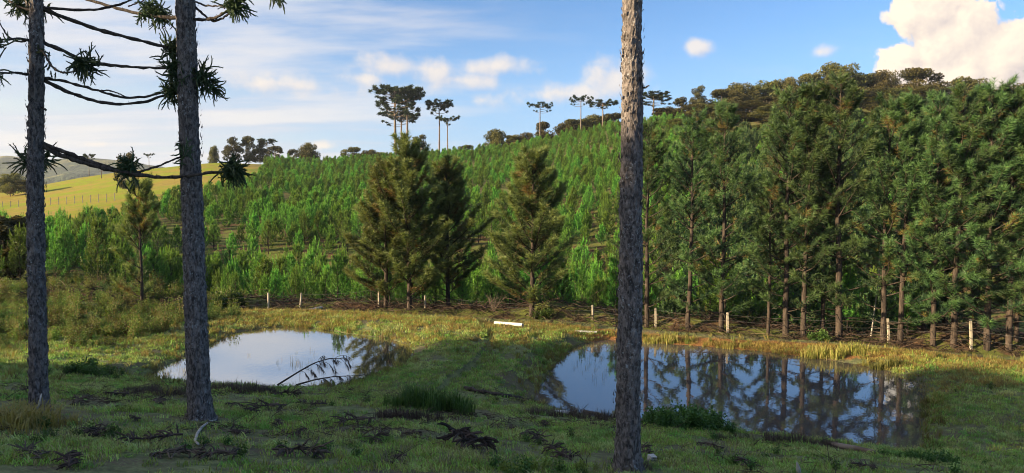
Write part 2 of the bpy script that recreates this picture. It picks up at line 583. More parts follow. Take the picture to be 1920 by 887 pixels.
def H(x, y):
    x, y = np.asarray(x, float), np.asarray(y, float)
    zf = 4.7 - 0.215 * y - 0.07 * np.clip(x, -25, 14)
    zf = np.where(y < 2, 4.7 - 0.43 - 0.07 * np.clip(x, -25, 14) - 0.03 * (y - 2), zf)
    zb = 0.85 - 0.40 * sstep(1, 9, x) - 0.6 * sstep(24, 18, y) * sstep(-2, 3, x)
    u = x / np.maximum(y, 15)
    d = np.maximum(y - fence_y(x) - 5.0, 0)
    hc = np.interp(u, CREST_U, CREST_Z)
    prof = np.interp(d, [0, 24, 32, 50, 70, 90, 120, 152, 400], [0, 0, 0.045, 0.19, 0.33, 0.47, 0.70, 1.0, 1.0])
    prof = np.where(d < 0.1, 0, prof)
    dip = -3.0 * sstep(-3, 9, d) * sstep(30, 17, d) * sstep(-.62, -.42, u)
    over = np.clip(y - 200, 0, None)
    hill = (hc - 0.8) * prof - np.minimum(0.0009 * over ** 2, 12 + 0.0 * over) * sstep(0, 120, over)
    hill = hill - 10 * sstep(260, 600, y)
    zb = zb + hill + dip
    k = 0.7
    h = np.clip(0.5 + 0.5 * (zf - zb) / k, 0, 1)
    z = zb * (1 - h) + zf * h + k * h * (1 - h)
    # slash windrow just behind the fence
    fy = fence_y(x)
    z = z + 0.55 * np.exp(-((y - fy - 2.6) / 1.1) ** 2) * (0.7 + 0.6 * vnoise(x * 0.5, y * 0.3))
    # lumps
    near = sstep(70, 30, y)
    z = z + near * (0.10 * fbm(x * 0.45, y * 0.45, o=3) + 0.05 * fbm(x * 1.9 + 5, y * 1.9, o=2))
    z = z + (1 - near) * 0.5 * fbm(x * 0.06, y * 0.06, o=3)
    # dam between the ponds and the lit bank beyond
    z = z + 0.22 * np.exp(-((x + 0.2 + 0.15 * (y - 26)) / 2.0) ** 2) * sstep(20, 24, y) * sstep(33, 29, y)
    sds = [poly_sd(P, x, y) - 0.14 + 0.16 * fbm(x * 1.3, y * 1.3, o=2) for P in (PR, PL)]
    for sd, oth, wl in ((sds[0], sds[1], WL_R), (sds[1], sds[0], WL_L)):
        up = wl + 0.02 + np.where(sd > 0, (0.16 + 0.38 * sstep(19, 26, y)) * sd, 0)
        z = np.where((sd > 0) & (sd < 6) & (oth > 0), np.minimum(z, up + 0.15 * sd * sd), z)
        z = np.where((sd > 0) & (sd < 6) & (oth > sd), np.maximum(z, wl + 0.02 + 0.18 * np.minimum(sd, 1.2) * sstep(6, 2, sd)), z)
        z = np.where(sd <= 0, wl + 0.02 + np.maximum(0.5 * sd, -0.7), z)
    return z


def Hs(x, y):
    return float(H(np.array([x]), np.array([y]))[0])


def ground_at(px, py, y0=6.0, y1=260.0):
    d = ray(px, py)
    d = d / d[1]
    ys = np.concatenate([np.arange(y0, 60, 0.05), np.arange(60, y1, 0.3)])
    zs = CAMZ + d[2] * ys
    hs = H(d[0] * ys, ys)
    i = np.argmax(zs < hs)
    if not (zs < hs).any():
        i = len(ys) - 1
    return np.array([d[0] * ys[i], ys[i], hs[i]])


def grid_axis(a, b, step, lo, hi, g=1.12):
    mid = list(np.arange(a, b, step))
    up, s, v = [], step, mid[-1]
    while v < hi:
        s *= g
        v += s
        up.append(v)
    dn, s, v = [], step, a
    while v > lo:
        s *= g
        v -= s
        dn.append(v)
    return np.array(dn[::-1] + mid + up)


def ground_mat():
    m, N, out = new_mat('ground')
    tc = N.n('ShaderNodeTexCoord')
    P = tc.outputs['Object']
    za = N.n('ShaderNodeAttribute', attribute_name='zone')
    sp = N.n('ShaderNodeSeparateColor')
    N.link(za.outputs['Color'], sp.inputs[0])
    fieldw, brown, litter = sp.outputs
    n1 = N.noise(P, 0.7, 5, 0.6)
    n2 = N.noise(P, 5.0, 5, 0.65)
    n3 = N.noise(P, 30.0, 3, 0.6)
    lawn = N.mix(N.maprange(n2, 0.35, 0.65), (0.100, 0.130, 0.055), (0.22, 0.25, 0.11))
    lawn = N.mix(N.math('MULTIPLY', N.maprange(n1, 0.42, 0.60), N.maprange(n3, 0.34, 0.56)), lawn, (0.125, 0.098, 0.072))
    soil = N.mix(N.maprange(n2, 0.35, 0.65), (0.040, 0.027, 0.018), (0.155, 0.095, 0.055))
    soil = N.mix(N.maprange(n1, 0.40, 0.55), soil, (0.13, 0.15, 0.04))
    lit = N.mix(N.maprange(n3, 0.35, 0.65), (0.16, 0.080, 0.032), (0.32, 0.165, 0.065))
    n4 = N.noise(P, 0.09, 4, 0.6)
    fld = N.mix(N.maprange(n4, 0.40, 0.6), (0.21, 0.26, 0.018), (0.28, 0.22, 0.045))
    fld = N.mix(N.maprange(n1, 0.45, 0.75), fld, (0.20, 0.16, 0.05))
    c = N.mix(N.maprange(N.math('ADD', brown, N.math('MULTIPLY', N.math('SUBTRACT', n2, 0.5), 0.7)), 0.35, 0.65), lawn, soil)
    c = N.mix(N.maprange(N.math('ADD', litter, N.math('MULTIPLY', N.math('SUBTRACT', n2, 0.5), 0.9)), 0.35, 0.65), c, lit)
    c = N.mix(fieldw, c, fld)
    p = N.n('ShaderNodeBsdfPrincipled')
    N.link(c, p.inputs['Base Color'])
    p.inputs['Roughness'].default_value = 0.95
    p.inputs['Specular IOR Level'].default_value = 0.1
    b = N.n('ShaderNodeBump')
    b.inputs['Strength'].default_value = 0.8
    b.inputs['Distance'].default_value = 0.08
    N.link(N.math('ADD', n2, N.math('MULTIPLY', n3, 0.4)), b.inputs['Height'])
    N.link(b.outputs[0], p.inputs['Normal'])
    N.link(p.outputs[0], out.inputs[0])
    return m


def field_edge(u):
    """depth beyond which the open field begins, by direction"""
    return np.interp(u, [-1.5, -.717, -.657, -.566, -.514, -.458, -.416, -.387, -.357, -.335], [72, 78, 82, 92, 110, 116, 124, 134, 150, 215])


def build_ground():
    xs = grid_axis(-24, 26, 0.28, -2700, 2700, 1.10)
    ys = grid_axis(5, 46, 0.28, -600, 2600, 1.09)
    X, Y = np.meshgrid(xs, ys, indexing='xy')
    Z = H(X, Y)
    nx, ny = len(xs), len(ys)
    v = np.stack([X, Y, Z], -1).reshape(-1, 3)
    i, j = np.meshgrid(np.arange(ny - 1), np.arange(nx - 1), indexing='ij')
    q = np.stack([i * nx + j, i * nx + j + 1, (i + 1) * nx + j + 1, (i + 1) * nx + j], -1).reshape(-1, 4)
    me = bpy.data.meshes.new('ground')
    me.vertices.add(len(v))
    me.vertices.foreach_set('co', v.astype(np.float32).ravel())
    me.loops.add(len(q) * 4)
    me.loops.foreach_set('vertex_index', q.astype(np.int32).ravel())
    me.polygons.add(len(q))
    me.polygons.foreach_set('loop_start', np.arange(0, len(q) * 4, 4, dtype=np.int32))
    me.polygons.foreach_set('loop_total', np.full(len(q), 4, dtype=np.int32))
    me.polygons.foreach_set('use_smooth', np.full(len(q), True))
    x, y = v[:, 0], v[:, 1]
    u = x / np.maximum(y, 15)
    fld = sstep(-4, 4, y - field_edge(u) + 6 * fbm(x * .05, y * .05)) * (y > 60) * sstep(-.32, -.36, u)
    fy = fence_y(x)
    brown = sstep(0.3, 1.5, y - fy) * sstep(70, 30, y - fy) * 0.9 + 0.55 * sstep(20, 60, y - fy)
    for P in (PR, PL):
        sd = poly_sd(P, x, y)
        brown = np.maximum(brown, sstep(0.25, -0.1, sd))
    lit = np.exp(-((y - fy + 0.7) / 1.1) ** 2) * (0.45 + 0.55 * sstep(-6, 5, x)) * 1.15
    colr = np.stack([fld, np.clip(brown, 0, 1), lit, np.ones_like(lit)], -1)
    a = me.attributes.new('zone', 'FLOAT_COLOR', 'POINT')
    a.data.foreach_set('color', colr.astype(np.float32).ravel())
    me.update(calc_edges=True)
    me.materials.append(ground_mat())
    tag(obj('ground', me), kind='structure')


build_ground()


def water_mat(name, c, ior, rough=0.015):
    m, N, out = new_mat(name)
    tc = N.n('ShaderNodeTexCoord')
    p = N.n('ShaderNodeBsdfPrincipled')
    p.inputs['Base Color'].default_value = (*c, 1)
    p.inputs['Roughness'].default_value = rough
    p.inputs['IOR'].default_value = ior
    b = N.n('ShaderNodeBump')
    b.inputs['Strength'].default_value = 0.035
    b.inputs['Distance'].default_value = 0.05
    mp = N.n('ShaderNodeMapping')
    mp.inputs['Scale'].default_value = (1, 0.6, 1)
    N.link(tc.outputs['Object'], mp.inputs[0])
    N.link(N.noise(mp.outputs[0], 5.0, 3, 0.5), b.inputs['Height'])
    N.link(b.outputs[0], p.inputs['Normal'])
    N.link(p.outputs[0], out.inputs[0])
    return m


def pond(P, wl, mat):
    c = P.mean(0)
    d = P - c
    Q = c + d * (1 + 0.8 / np.linalg.norm(d, axis=1))[:, None]
    v = [(x, y, wl) for x, y in Q]
    me = bpy.data.meshes.new('pond_water')
    me.from_pydata(v, [], [list(range(len(v)))])
    me.update()
    if me.polygons[0].normal.z < 0:
        me.flip_normals()
    me.materials.append(mat)
    return tag(obj('pond_water', me), kind='structure')


pond(PL, WL_L, water_mat('clear_pond_water', (0.050, 0.055, 0.050), 9.0))
pond(PR, WL_R, water_mat('muddy_pond_water', (0.085, 0.074, 0.070), 2.4))


def build_hills():
    m, N, out = new_mat('far_hills')
    tc = N.n('ShaderNodeTexCoord')
    n1 = N.noise(tc.outputs['Object'], 0.006, 5, 0.6)
    n2 = N.noise(tc.outputs['Object'], 0.05, 4, 0.7)
    c = N.mix(N.maprange(n2, 0.35, 0.65), (0.022, 0.040, 0.020), (0.060, 0.085, 0.036))
    c = N.mix(N.maprange(n1, 0.54, 0.60), c, (0.16, 0.16, 0.06))
    p = N.n('ShaderNodeBsdfPrincipled')
    N.link(c, p.inputs['Base Color'])
    p.inputs['Roughness'].default_value = 0.95
    b = N.n('ShaderNodeBump')
    b.inputs['Strength'].default_value = 1.0
    b.inputs['Distance'].default_value = 14.0
    N.link(n2, b.inputs['Height'])
    N.link(b.outputs[0], p.inputs['Normal'])
    N.link(p.outputs[0], out.inputs[0])
    xs = np.arange(-2600, 2400, 16.0)
    ys = np.arange(620, 2300, 16.0)
    X, Y = np.meshgrid(xs, ys)
    u = X / Y
    pk = np.interp(u, [-1.6, -.75, -.70, -.66, -.60, -.52, -.45, -.38, -.3, 0, 1.2], [60, 92, 98, 84, 92, 78, 60, 46, 30, 20, 20])
    Z = -12 + (pk + 12) * np.exp(-((Y - 1500) / 420) ** 2) + 34 * np.exp(-((Y - 950) / 160) ** 2) * (0.7 + 0.5 * vnoise(X * 0.004, Y * 0.002)) * sstep(-.1, -.5, u)
    Z = Z + 16 * fbm(X * .006, Y * .006) + 3.0 * vnoise(X * .05, Y * .05)
    nx, ny = len(xs), len(ys)
    v = np.stack([X, Y, Z], -1).reshape(-1, 3)
    i, j = np.meshgrid(np.arange(ny - 1), np.arange(nx - 1), indexing='ij')
    k = (i * nx + j).reshape(-1)
    mb = MB()
    mb.add(v, np.concatenate([np.stack([k, k + 1, k + nx + 1], -1), np.stack([k, k + nx + 1, k + nx], -1)]))
    tag(obj('hills', mb.mesh('hills', m, True)), kind='structure')


build_hills()

# ------------------------------------------------------------------ plant generators
def curve(p0, d0, length, lift=0.0, n=6, wob=0.04):
    """a limb that starts along d0 and bends up (lift>0) or down"""
    p = np.array(p0, float)
    d = np.array(d0, float)
    d /= np.linalg.norm(d)
    out = [p.copy()]
    for i in range(n - 1):
        d = d + np.array([0, 0, lift / (n - 1)]) + rng.normal(size=3) * wob
        d /= np.linalg.norm(d)
        p = p + d * length / (n - 1)
        out.append(p.copy())
    return np.array(out)


def interp(pts, t):
    k = t * (len(pts) - 1)
    i = min(int(k), len(pts) - 2)
    return pts[i] * (1 - (k - i)) + pts[i + 1] * (k - i)


def brush(mb, p0, p1, n, L, w, tint, spread=0.9):
    """bottle-brush of needles along a twig"""
    ax = p1 - p0
    ln = np.linalg.norm(ax) + 1e-9
    ax = ax / ln
    t = rng.random(n) ** 0.75
    base = p0 + (p1 - p0) * t[:, None]
    r = rng.normal(size=(n, 3))
    r -= (r @ ax)[:, None] * ax
    r /= np.linalg.norm(r, axis=1)[:, None] + 1e-9
    d = ax * (0.55 + 0.5 * t[:, None]) + r * spread
    mb.needles(base, d, L * (0.7 + 0.5 * rng.random(n)), w, np.clip(tint + rng.normal(size=n) * 0.12, 0, 1), 0.10)


def make_pine(height, bare, rmax, openness=1.0, dry=0.12, lean=0.0, seed=0, mat='pine', dens=1.0):
    """grown plantation pine: returns trunk mesh and crown mesh"""
    global rng
    rng = np.random.default_rng(100 + seed)
    wood, crown = MB(), MB()
    n = 14
    hs = np.linspace(-0.25, height, n)
    cx = lean * (hs / height) + 0.10 * fbm(hs * .35 + seed * 9, hs * 0 + 3)
    cy = 0.10 * fbm(hs * .35 + seed * 5, hs * 0 + 8)
    tr = np.stack([cx, cy, hs], -1)
    r0 = 0.0102 * height + 0.012
    wood.tube(tr, r0 * np.clip(1 - hs / height, 0, 1.1) ** 0.8 + 0.012, 10)

    def axis(z):
        return np.array([np.interp(z, hs, cx), np.interp(z, hs, cy), z])
    # dead stubs on the bare stem
    for k in range(int(10 * openness)):
        z = bare * (0.45 + 0.6 * random.random())
        a = random.random() * 6.28
        c = curve(axis(z), (math.cos(a), math.sin(a), 0.1), 0.5 + 0.9 * random.random(), -0.3, 4, 0.12)
        wood.tube(c, np.linspace(0.016, 0.004, 4), 4)
    z = bare
    while z < height - 0.35:
        f = (z - bare) / (height - bare)
        nb = random.choice((3, 4, 4, 5)) + (1 if f > .34 else 0)
        a0 = random.random() * 6.28
        prof = (0.70 + 0.30 * min(1, f / 0.2)) * (1 - f) ** 0.55 + 0.05
        for b in range(nb):
            if random.random() < 0.14 * openness + (0.22 * openness if f < 0.34 and openness > .8 else 0):
                continue
            a = a0 + b * 6.28 / nb + random.uniform(-.35, .35)
            ln = rmax * prof * random.uniform(0.62, 1.15) * (random.uniform(.65, 1.1) if dens > 1 else 1)
            up = 0.10 + 0.9 * f ** 1.2 + random.uniform(-.12, .12) + (0.30 if dens > 1 else 0)
            c = curve(axis(z + random.uniform(-.1, .1)), (math.cos(a), math.sin(a), up), ln, 0.55 - 0.15 * f, 7, 0.07)
            wood.tube(c, np.linspace(0.012 + 0.010 * ln, 0.006, 7), 4)
            old = random.random() < dry
            nt = int((6 + ln * 6.0) * dens)
            for q in range(nt):
                t = 0.28 / dens + (1 - 0.28 / dens) * (q + random.random()) / nt
                p = interp(c, min(t, 0.999))
                ax = interp(c, min(t + 0.08, 1.0)) - interp(c, max(t - 0.08, 0))
                ax /= np.linalg.norm(ax) + 1e-9
                sd = np.cross(ax, (0, 0, 1)) * random.choice((-1, 1))
                dr = ax * 0.75 + sd * random.uniform(0.3, 1.0) + np.array([0, 0, random.uniform(0.0, 0.75)])
                dr /= np.linalg.norm(dr)
                tl = random.uniform(0.22, 0.5) * (1.15 - 0.3 * t)
                e = p + dr * tl
                wood.tube(np.array([p, e]), (0.006, 0.003), 3)
                tint = 0.95 if (old and t < 0.75) or (t < 0.4 and random.random() < dry * 1.6) else 0.06 + 0.55 * t * t + random.uniform(-.10, .14)  # tint also paints sunlit tips and a shaded crown interior
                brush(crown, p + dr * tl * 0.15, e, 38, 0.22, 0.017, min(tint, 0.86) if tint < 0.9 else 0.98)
            brush(crown, interp(c, 0.86), c[-1] + (c[-1] - c[-2]) * 0.5, 52, 0.24, 0.017, 0.70)
        z += random.uniform(0.30, 0.52) * (0.9 + 0.35 * openness * (1 - f))
    top = axis(height)
    brush(crown, axis(height - 0.9), top + np.array([0, 0, 0.25]), 90, 0.22, 0.018, 0.65)
    return wood.mesh('pine_wood', M['bark_pine'], True), crown.mesh('pine_crown', M[mat])


def make_young(seed, h=2.3, hi=True):
    """young plantation pine: whorls of up-curved shoots, each a bottle brush with a pale candle"""
    global rng
    rng = np.random.default_rng(300 + seed)
    random.seed(300 + seed)
    wood, crown = MB(), MB()
    st = curve((0, 0, -0.1), (0, 0, 1), h * 0.95, 0.0, 6, 0.02)
    wood.tube(st, np.linspace(0.035, 0.008, 6), 5)
    nn = 40 if hi else 26
    wn = 0.018 if hi else 0.040
    wr = random.uniform(0.30, 0.43)
    z = 0.08 * h
    while z < h * 0.86:
        f = z / h
        nb = random.choice((4, 5, 5, 6))
        a0 = random.random() * 6.28
        for b in range(nb):
            if random.random() < 0.10:
                continue
            a = a0 + b * 6.28 / nb + random.uniform(-.4, .4)
            ln = h * (wr * (1 - f) ** 0.9 + 0.07) * random.uniform(.7, 1.25)
            c = curve((st[3][0] * f, st[3][1] * f, z), (math.cos(a), math.sin(a), 0.25 + 0.6 * f), ln, 1.2, 5, 0.07)
            wood.tube(c, np.linspace(0.012, 0.005, 5), 3)
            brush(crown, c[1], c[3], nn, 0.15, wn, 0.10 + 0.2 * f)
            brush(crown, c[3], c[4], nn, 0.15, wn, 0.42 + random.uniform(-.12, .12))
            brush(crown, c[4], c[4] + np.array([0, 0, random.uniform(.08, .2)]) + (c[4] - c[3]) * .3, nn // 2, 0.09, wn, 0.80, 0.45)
            if ln > 0.45:
                for s_ in (-1, 1):
                    e = c[2] + np.array([-math.sin(a) * s_, math.cos(a) * s_, 0.75]) * 0.22 * random.uniform(.7, 1.2) + (c[3] - c[2]) * .6
                    brush(crown, c[2], e, nn * 2 // 3, 0.14, wn, 0.34)
        z += h * random.uniform(0.10, 0.15)
    tp = np.array([st[-1][0], st[-1][1], h * 1.10])
    brush(crown, np.array([st[-2][0], st[-2][1], h * .74]), np.array([st[-1][0], st[-1][1], h * .98]), nn * 2, 0.15, wn, 0.55, 0.7)
    brush(crown, np.array([st[-1][0], st[-1][1], h * .95]), tp, nn, 0.10, wn, 0.85, 0.4)
    return wood.mesh('young_pine_wood', M['bark_pine'], True), crown.mesh('young_pine_crown', M['young'])


def make_far_araucaria(seed, h=20.0, r=5.0, flat=1.0, bare=0.62, clumps=7):
    """umbrella-crowned parana pine as it shows on the skyline"""
    global rng
    rng = np.random.default_rng(500 + seed)
    random.seed(500 + seed)
    wood, crown = MB(), MB()
    hs = np.linspace(-0.5, h * 0.96, 8)
    tr = np.stack([0.25 * fbm(hs * .1 + seed * 7, hs * 0), 0.25 * fbm(hs * .1 + seed * 3, hs * 0 + 4), hs], -1)
    wood.tube(tr, np.linspace(0.36, 0.16, 8), 8)
    z = h * bare
    while z < h * 0.965:
        f = (z / h - bare) / (1 - bare)
        nb = random.choice((4, 5, 6)) if f > 0.5 else random.choice((1, 2, 3))
        a0 = random.random() * 6.28
        for b in range(nb):
            a = a0 + b * 6.28 / nb + random.uniform(-.4, .4)
            ln = r * random.uniform(0.65, 1.1) * (1.0 - 0.35 * max(0, f - 0.55)) * (0.75 if f < 0.25 else 1)
            c = curve((0, 0, z), (math.cos(a), math.sin(a), -0.18 + 0.25 * f), ln, 0.75, 6, 0.05)
            top = h * 1.0
            over = c[-1][2] - top
            if over > 0:
                c[:, 2] -= over * np.linspace(0, 1, 6) ** 1.5
            wood.tube(c, np.linspace(0.09, 0.04, 6), 4)
            for q in range(clumps if f > 0.25 else max(2, clumps // 2)):
                t = 1 - 0.52 * (q / clumps) * random.uniform(.7, 1.2)
                p = interp(c, min(max(t, 0.1), 0.999)) + rng.normal(size=3) * np.array([0.55, 0.55, 0.16]) * (0.3 if q == 0 else 1)
                rad = random.uniform(0.50, 0.85)
                n = 46
                d = rng.normal(size=(n, 3))
                d[:, 2] = d[:, 2] * 0.75 + 0.25
                d /= np.linalg.norm(d, axis=1)[:, None]
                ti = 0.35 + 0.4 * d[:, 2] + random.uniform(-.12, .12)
                crown.needles(p + d * rad * 0.12, d, rad * (0.7 + 0.5 * rng.random(n)), 0.24, np.clip(ti, 0, 1))
        z += h * random.uniform(0.026, 0.046)
    return wood.mesh('far_araucaria_wood', M['bark_far'], True), crown.mesh('far_araucaria_crown', M['araucaria_far'])


def make_broad(seed, h=10.0, r=4.0, nclump=44, per=260, leaf=0.46, mat='broad', low=0.16, tall=1.0, bark='bark_far', trunk_r=0.2):
    """broadleaf tree with separate leaf clumps on forking limbs"""
    global rng
    rng = np.random.default_rng(700 + seed)
    random.seed(700 + seed)
    wood, crown = MB(), MB()
    fork = h * low
    tr = curve((0, 0, -0.6), (random.uniform(-.1, .1), random.uniform(-.1, .1), 1), fork + 0.6, 0, 5, 0.05)
    wood.tube(tr, np.linspace(trunk_r, trunk_r * 0.75, 5), 7)
    for k in range(nclump):
        a = random.random() * 6.28
        g = random.random() ** 0.55
        zf = low + 0.06 + (0.88 - low) * random.random()
        rr = r * g * math.sqrt(max(0.10, 1 - ((zf - 0.55) / 0.48) ** 2)) * random.uniform(.8, 1.1)
        p = np.array([math.cos(a) * rr, math.sin(a) * rr, h * zf * tall])
        mid = (tr[-1] + p) / 2 + np.array([0, 0, -0.06 * h])
        wood.tube(np.array([tr[-1], mid, p]), (trunk_r * 0.45, trunk_r * 0.28, trunk_r * 0.08), 4)
        cr = r * random.uniform(0.26, 0.42)
        d = rng.normal(size=(per, 3))
        d /= np.linalg.norm(d, axis=1)[:, None]
        q = d * (cr * (0.55 + 0.5 * rng.random(per)))[:, None] * np.array([1.05, 1.05, 0.85])
        base = 0.30 + random.uniform(-.18, .22)
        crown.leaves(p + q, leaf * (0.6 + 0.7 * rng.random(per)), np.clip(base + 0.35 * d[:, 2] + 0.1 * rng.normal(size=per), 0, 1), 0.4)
    return wood.mesh('tree_wood', M[bark], True), crown.mesh('tree_crown', M[mat])


def plant(name, meshes, loc, rz, scale, label, cat, group=None, parts=('trunk', 'crown')):
    t = thing(name, label, cat, tuple(loc), rz, scale, group)
    for nm, me in zip(parts, meshes):
        obj(nm, me, t)
    return t


def scatter(name, pts, scl, variants, idx=None, label=None, cat=None, tilt=0.15, seed=1, tint=None):
    """one 'stuff' object: mesh copies on points through geometry nodes"""
    pts = np.asarray(pts, float)
    n = len(pts)
    r = np.random.default_rng(seed)
    me = bpy.data.meshes.new(name)
    me.vertices.add(n)
    me.vertices.foreach_set('co', pts.astype(np.float32).ravel())
    a = me.attributes.new('scl', 'FLOAT', 'POINT')
    a.data.foreach_set('value', np.broadcast_to(scl, (n,)).astype(np.float32))
    a = me.attributes.new('rot', 'FLOAT_VECTOR', 'POINT')
    rt = np.stack([r.normal(size=n) * tilt, r.normal(size=n) * tilt, r.random(n) * 6.283], -1)
    a.data.foreach_set('vector', rt.astype(np.float32).ravel())
    a = me.attributes.new('pick', 'INT', 'POINT')
    a.data.foreach_set('value', (r.integers(0, len(variants), n) if idx is None else idx).astype(np.int32))
    col = bpy.data.collections.new(name + '_forms')
    for i, m_ in enumerate(variants):
        col.objects.link(bpy.data.objects.new('%s_form_%d' % (name, i), m_))
    o = obj(name, me)
    g = bpy.data.node_groups.new(name + '_scatter', 'GeometryNodeTree')
    g.interface.new_socket('Geometry', in_out='INPUT', socket_type='NodeSocketGeometry')
    g.interface.new_socket('Geometry', in_out='OUTPUT', socket_type='NodeSocketGeometry')
    G = NT(g)
    gi, go = G.n('NodeGroupInput'), G.n('NodeGroupOutput')
    ci = G.n('GeometryNodeCollectionInfo')
    ci.inputs['Collection'].default_value = col
    ci.inputs['Separate Children'].default_value = True
    ci.inputs['Reset Children'].default_value = True
    ip = G.n('GeometryNodeInstanceOnPoints')
    ip.inputs['Pick Instance'].default_value = True

    def na(nm, dt):
        nd = G.n('GeometryNodeInputNamedAttribute', data_type=dt)
        nd.inputs['Name'].default_value = nm
        return nd.outputs[0]
    G.link(gi.outputs[0], ip.inputs['Points'])
    G.link(ci.outputs[0], ip.inputs['Instance'])
    G.link(na('pick', 'INT'), ip.inputs['Instance Index'])
    G.link(na('rot', 'FLOAT_VECTOR'), ip.inputs['Rotation'])
    G.link(na('scl', 'FLOAT'), ip.inputs['Scale'])
    G.link(ip.outputs[0], go.inputs[0])
    md = o.modifiers.new('scatter', 'NODES')
    md.node_group = g
    for m_ in variants[:1]:
        me.materials.append(m_.materials[0])
    tag(o, label, cat, None, 'stuff')
    return o


# ------------------------------------------------------------------ tall pines along the fence
random.seed(11)
PINES = [make_pine(10.6, 1.1, 2.6, 1.0, 0.13, 0.0, 1), make_pine(10.6, 1.4, 2.5, 1.25, 0.08, 0.15, 2),
         make_pine(10.6, 0.9, 2.8, 1.1, 0.10, -0.1, 3), make_pine(10.6, 1.3, 2.4, 0.9, 0.06, 0.1, 4),
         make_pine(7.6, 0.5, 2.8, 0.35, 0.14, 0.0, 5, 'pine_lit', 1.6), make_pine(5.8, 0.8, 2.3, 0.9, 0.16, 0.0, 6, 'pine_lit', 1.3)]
PH = [10.6, 10.6, 10.6, 10.6, 7.6, 5.8]
ROW = [  # base pixel, top pixel row, form, width, label
    (265, 588, 340, 5, 1.0, 'lone small pine at left standing behind the scrub between the two trunks'),
    (724, 577, 300, 4, 1.25, 'bushy pine beside the tallest white fence post'),
    (770, 580, 258, 4, 1.3, 'tallest of the bushy pines grouped in the middle of the fence line'),
    (838, 574, 300, 4, 1.3, 'dark shaded pine right of the middle pine group'),
    (998, 594, 280, 4, 1.35, 'single rounded pine standing alone in the middle of the fence line'),
    (1212, 614, 225, 0, .95, 'tall pine just right of the foreground trunk, lit orange stem'),
    (1290, 618, 205, 1, .95, 'tall pine second right of the foreground trunk at the pond edge'),
    (1352, 622, 190, 2, .95, 'tall straight pine beside the squared post on the pond bank'),
    (1472, 630, 165, 0, 1.0, 'tall pine left of a close pair of stems behind the pond'),
    (1506, 632, 150, 3, .9, 'tall pine, right stem of the close pair behind the pond'),
    (1572, 637, 130, 1, 1.05, 'tallest thick stemmed pine behind the far corner of the pond'),
    (1655, 643, 180, 2, .95, 'tall pine directly left of the leaning white post'),
    (1688, 644, 168, 3, .9, 'leaning pine directly right of the white post'),
    (1748, 648, 175, 0, .9, 'pine with a low bright green bough right of the pond'),
    (1788, 651, 158, 1, 1.0, 'tall dark pine left of the last white post'),
    (1850, 655, 150, 2, 1.0, 'tall dark pine right of the last white post'),
    (1890, 657, 150, 3, 1.0, 'tall dark pine near the right edge of the photo'),
    (1945, 660, 135, 0, 1.05, 'tall dark pine cut by the right edge of the photo'),
]
for i, (bx, by, ty, fm, wd, lab) in enumerate(ROW):
    g = ground_at(bx, by, 24)
    top = at(bx, ty, g[1])[2]
    s = (top - g[2]) / (PH[fm] + 0.2)
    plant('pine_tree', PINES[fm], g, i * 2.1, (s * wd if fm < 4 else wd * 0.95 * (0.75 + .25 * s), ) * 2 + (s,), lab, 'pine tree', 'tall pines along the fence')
THIN = [(1440, 628, 330, 'thin understorey pine between two tall stems behind the pond'), (1541, 627, 260, 'thin pine stem left of the tallest pine behind the pond'),
        (1905, 640, 250, 'thin pine at the dark right end of the row')]
for i, (bx, by, ty, lab) in enumerate(THIN):
    g = ground_at(bx, by, 24)
    top = at(bx, ty, g[1])[2]
    s = (top - g[2]) / PH[3]
    plant('pine_tree', PINES[3], g, 1 + i, (s * .9, s * .9, s), lab, 'pine tree', 'tall pines along the fence')
# second and third rows standing behind
k = 0
for row, (dy, n) in enumerate(((6.5, 13), (12.5, 13))):
    for j in range(n):
        if 1230 + (j + 0.5 * row) * 55 < (1740, 1990)[row]:
            continue
        px = 1230 + (j + 0.5 * row) * 50 + random.uniform(-14, 14)
        u = (px - 960) / F
        Y = 29.5 - 3.2 * (px - 1230) / 690 + dy + random.uniform(-1, 1)
        x = u * Y
        g = np.array([x, Y, Hs(x, Y)])
        ty = np.interp(px, [1200, 1350, 1570, 1750, 1920], [250, 200, 165, 185, 160]) + random.uniform(-8, 22)
        s = (at(px, ty, Y)[2] - g[2]) / 10.8
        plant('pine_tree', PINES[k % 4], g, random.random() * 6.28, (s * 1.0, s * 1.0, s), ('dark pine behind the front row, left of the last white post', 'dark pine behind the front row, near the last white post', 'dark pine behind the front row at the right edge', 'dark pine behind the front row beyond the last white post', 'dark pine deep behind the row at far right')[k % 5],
              'pine tree', 'pines behind the front row')
        k += 1

# ------------------------------------------------------------------ young plantation
YOUNG = [make_young(i) for i in range(6)]
YLOW = [make_young(10 + i, hi=False) for i in range(6)]
pts = []
ry = -30.0
while ry < 300:
    w = min(0.80 * max(ry, 60) * 1.4 + 6, 185)
    sp = 1.85
    for x in np.arange(-w, w, sp):
        xx = x + 0.42 * (ry - 38) % 1.85 + random.uniform(-.6, .6)
        yy = ry + 0.30 * x + random.uniform(-.7, .7)
        u = xx / yy
        if yy < fence_y(xx) + 3.6 or abs(u) > 0.80 or u > .62 or yy > 226:
            continue
        if yy > field_edge(u) - 3 and u < -.345:
            continue
        if u < -.42 and yy < 43:
            continue
        if u > 0.24 and yy > 132:
            continue
        gap = fbm(xx * 0.045 + 3, yy * 0.045, o=3)
        if gap > 0.47 or random.random() < 0.05:
            continue
        if 64 < yy < 67.5 and -.5 < u < .1:      # track at the foot of the slope
            continue
        pts.append((xx, yy))
    ry += 2.3
pts = np.array(pts)
zz = H(pts[:, 0], pts[:, 1])
sc_ = 0.62 + 0.62 * rng.random(len(pts))
sc_ *= 1 + 0.18 * fbm(pts[:, 0] * .08, pts[:, 1] * .08)
sc_ *= np.interp(pts[:, 1], [38, 46, 60, 90, 200], [1.10, 1.32, 1.35, 1.15, 0.98])
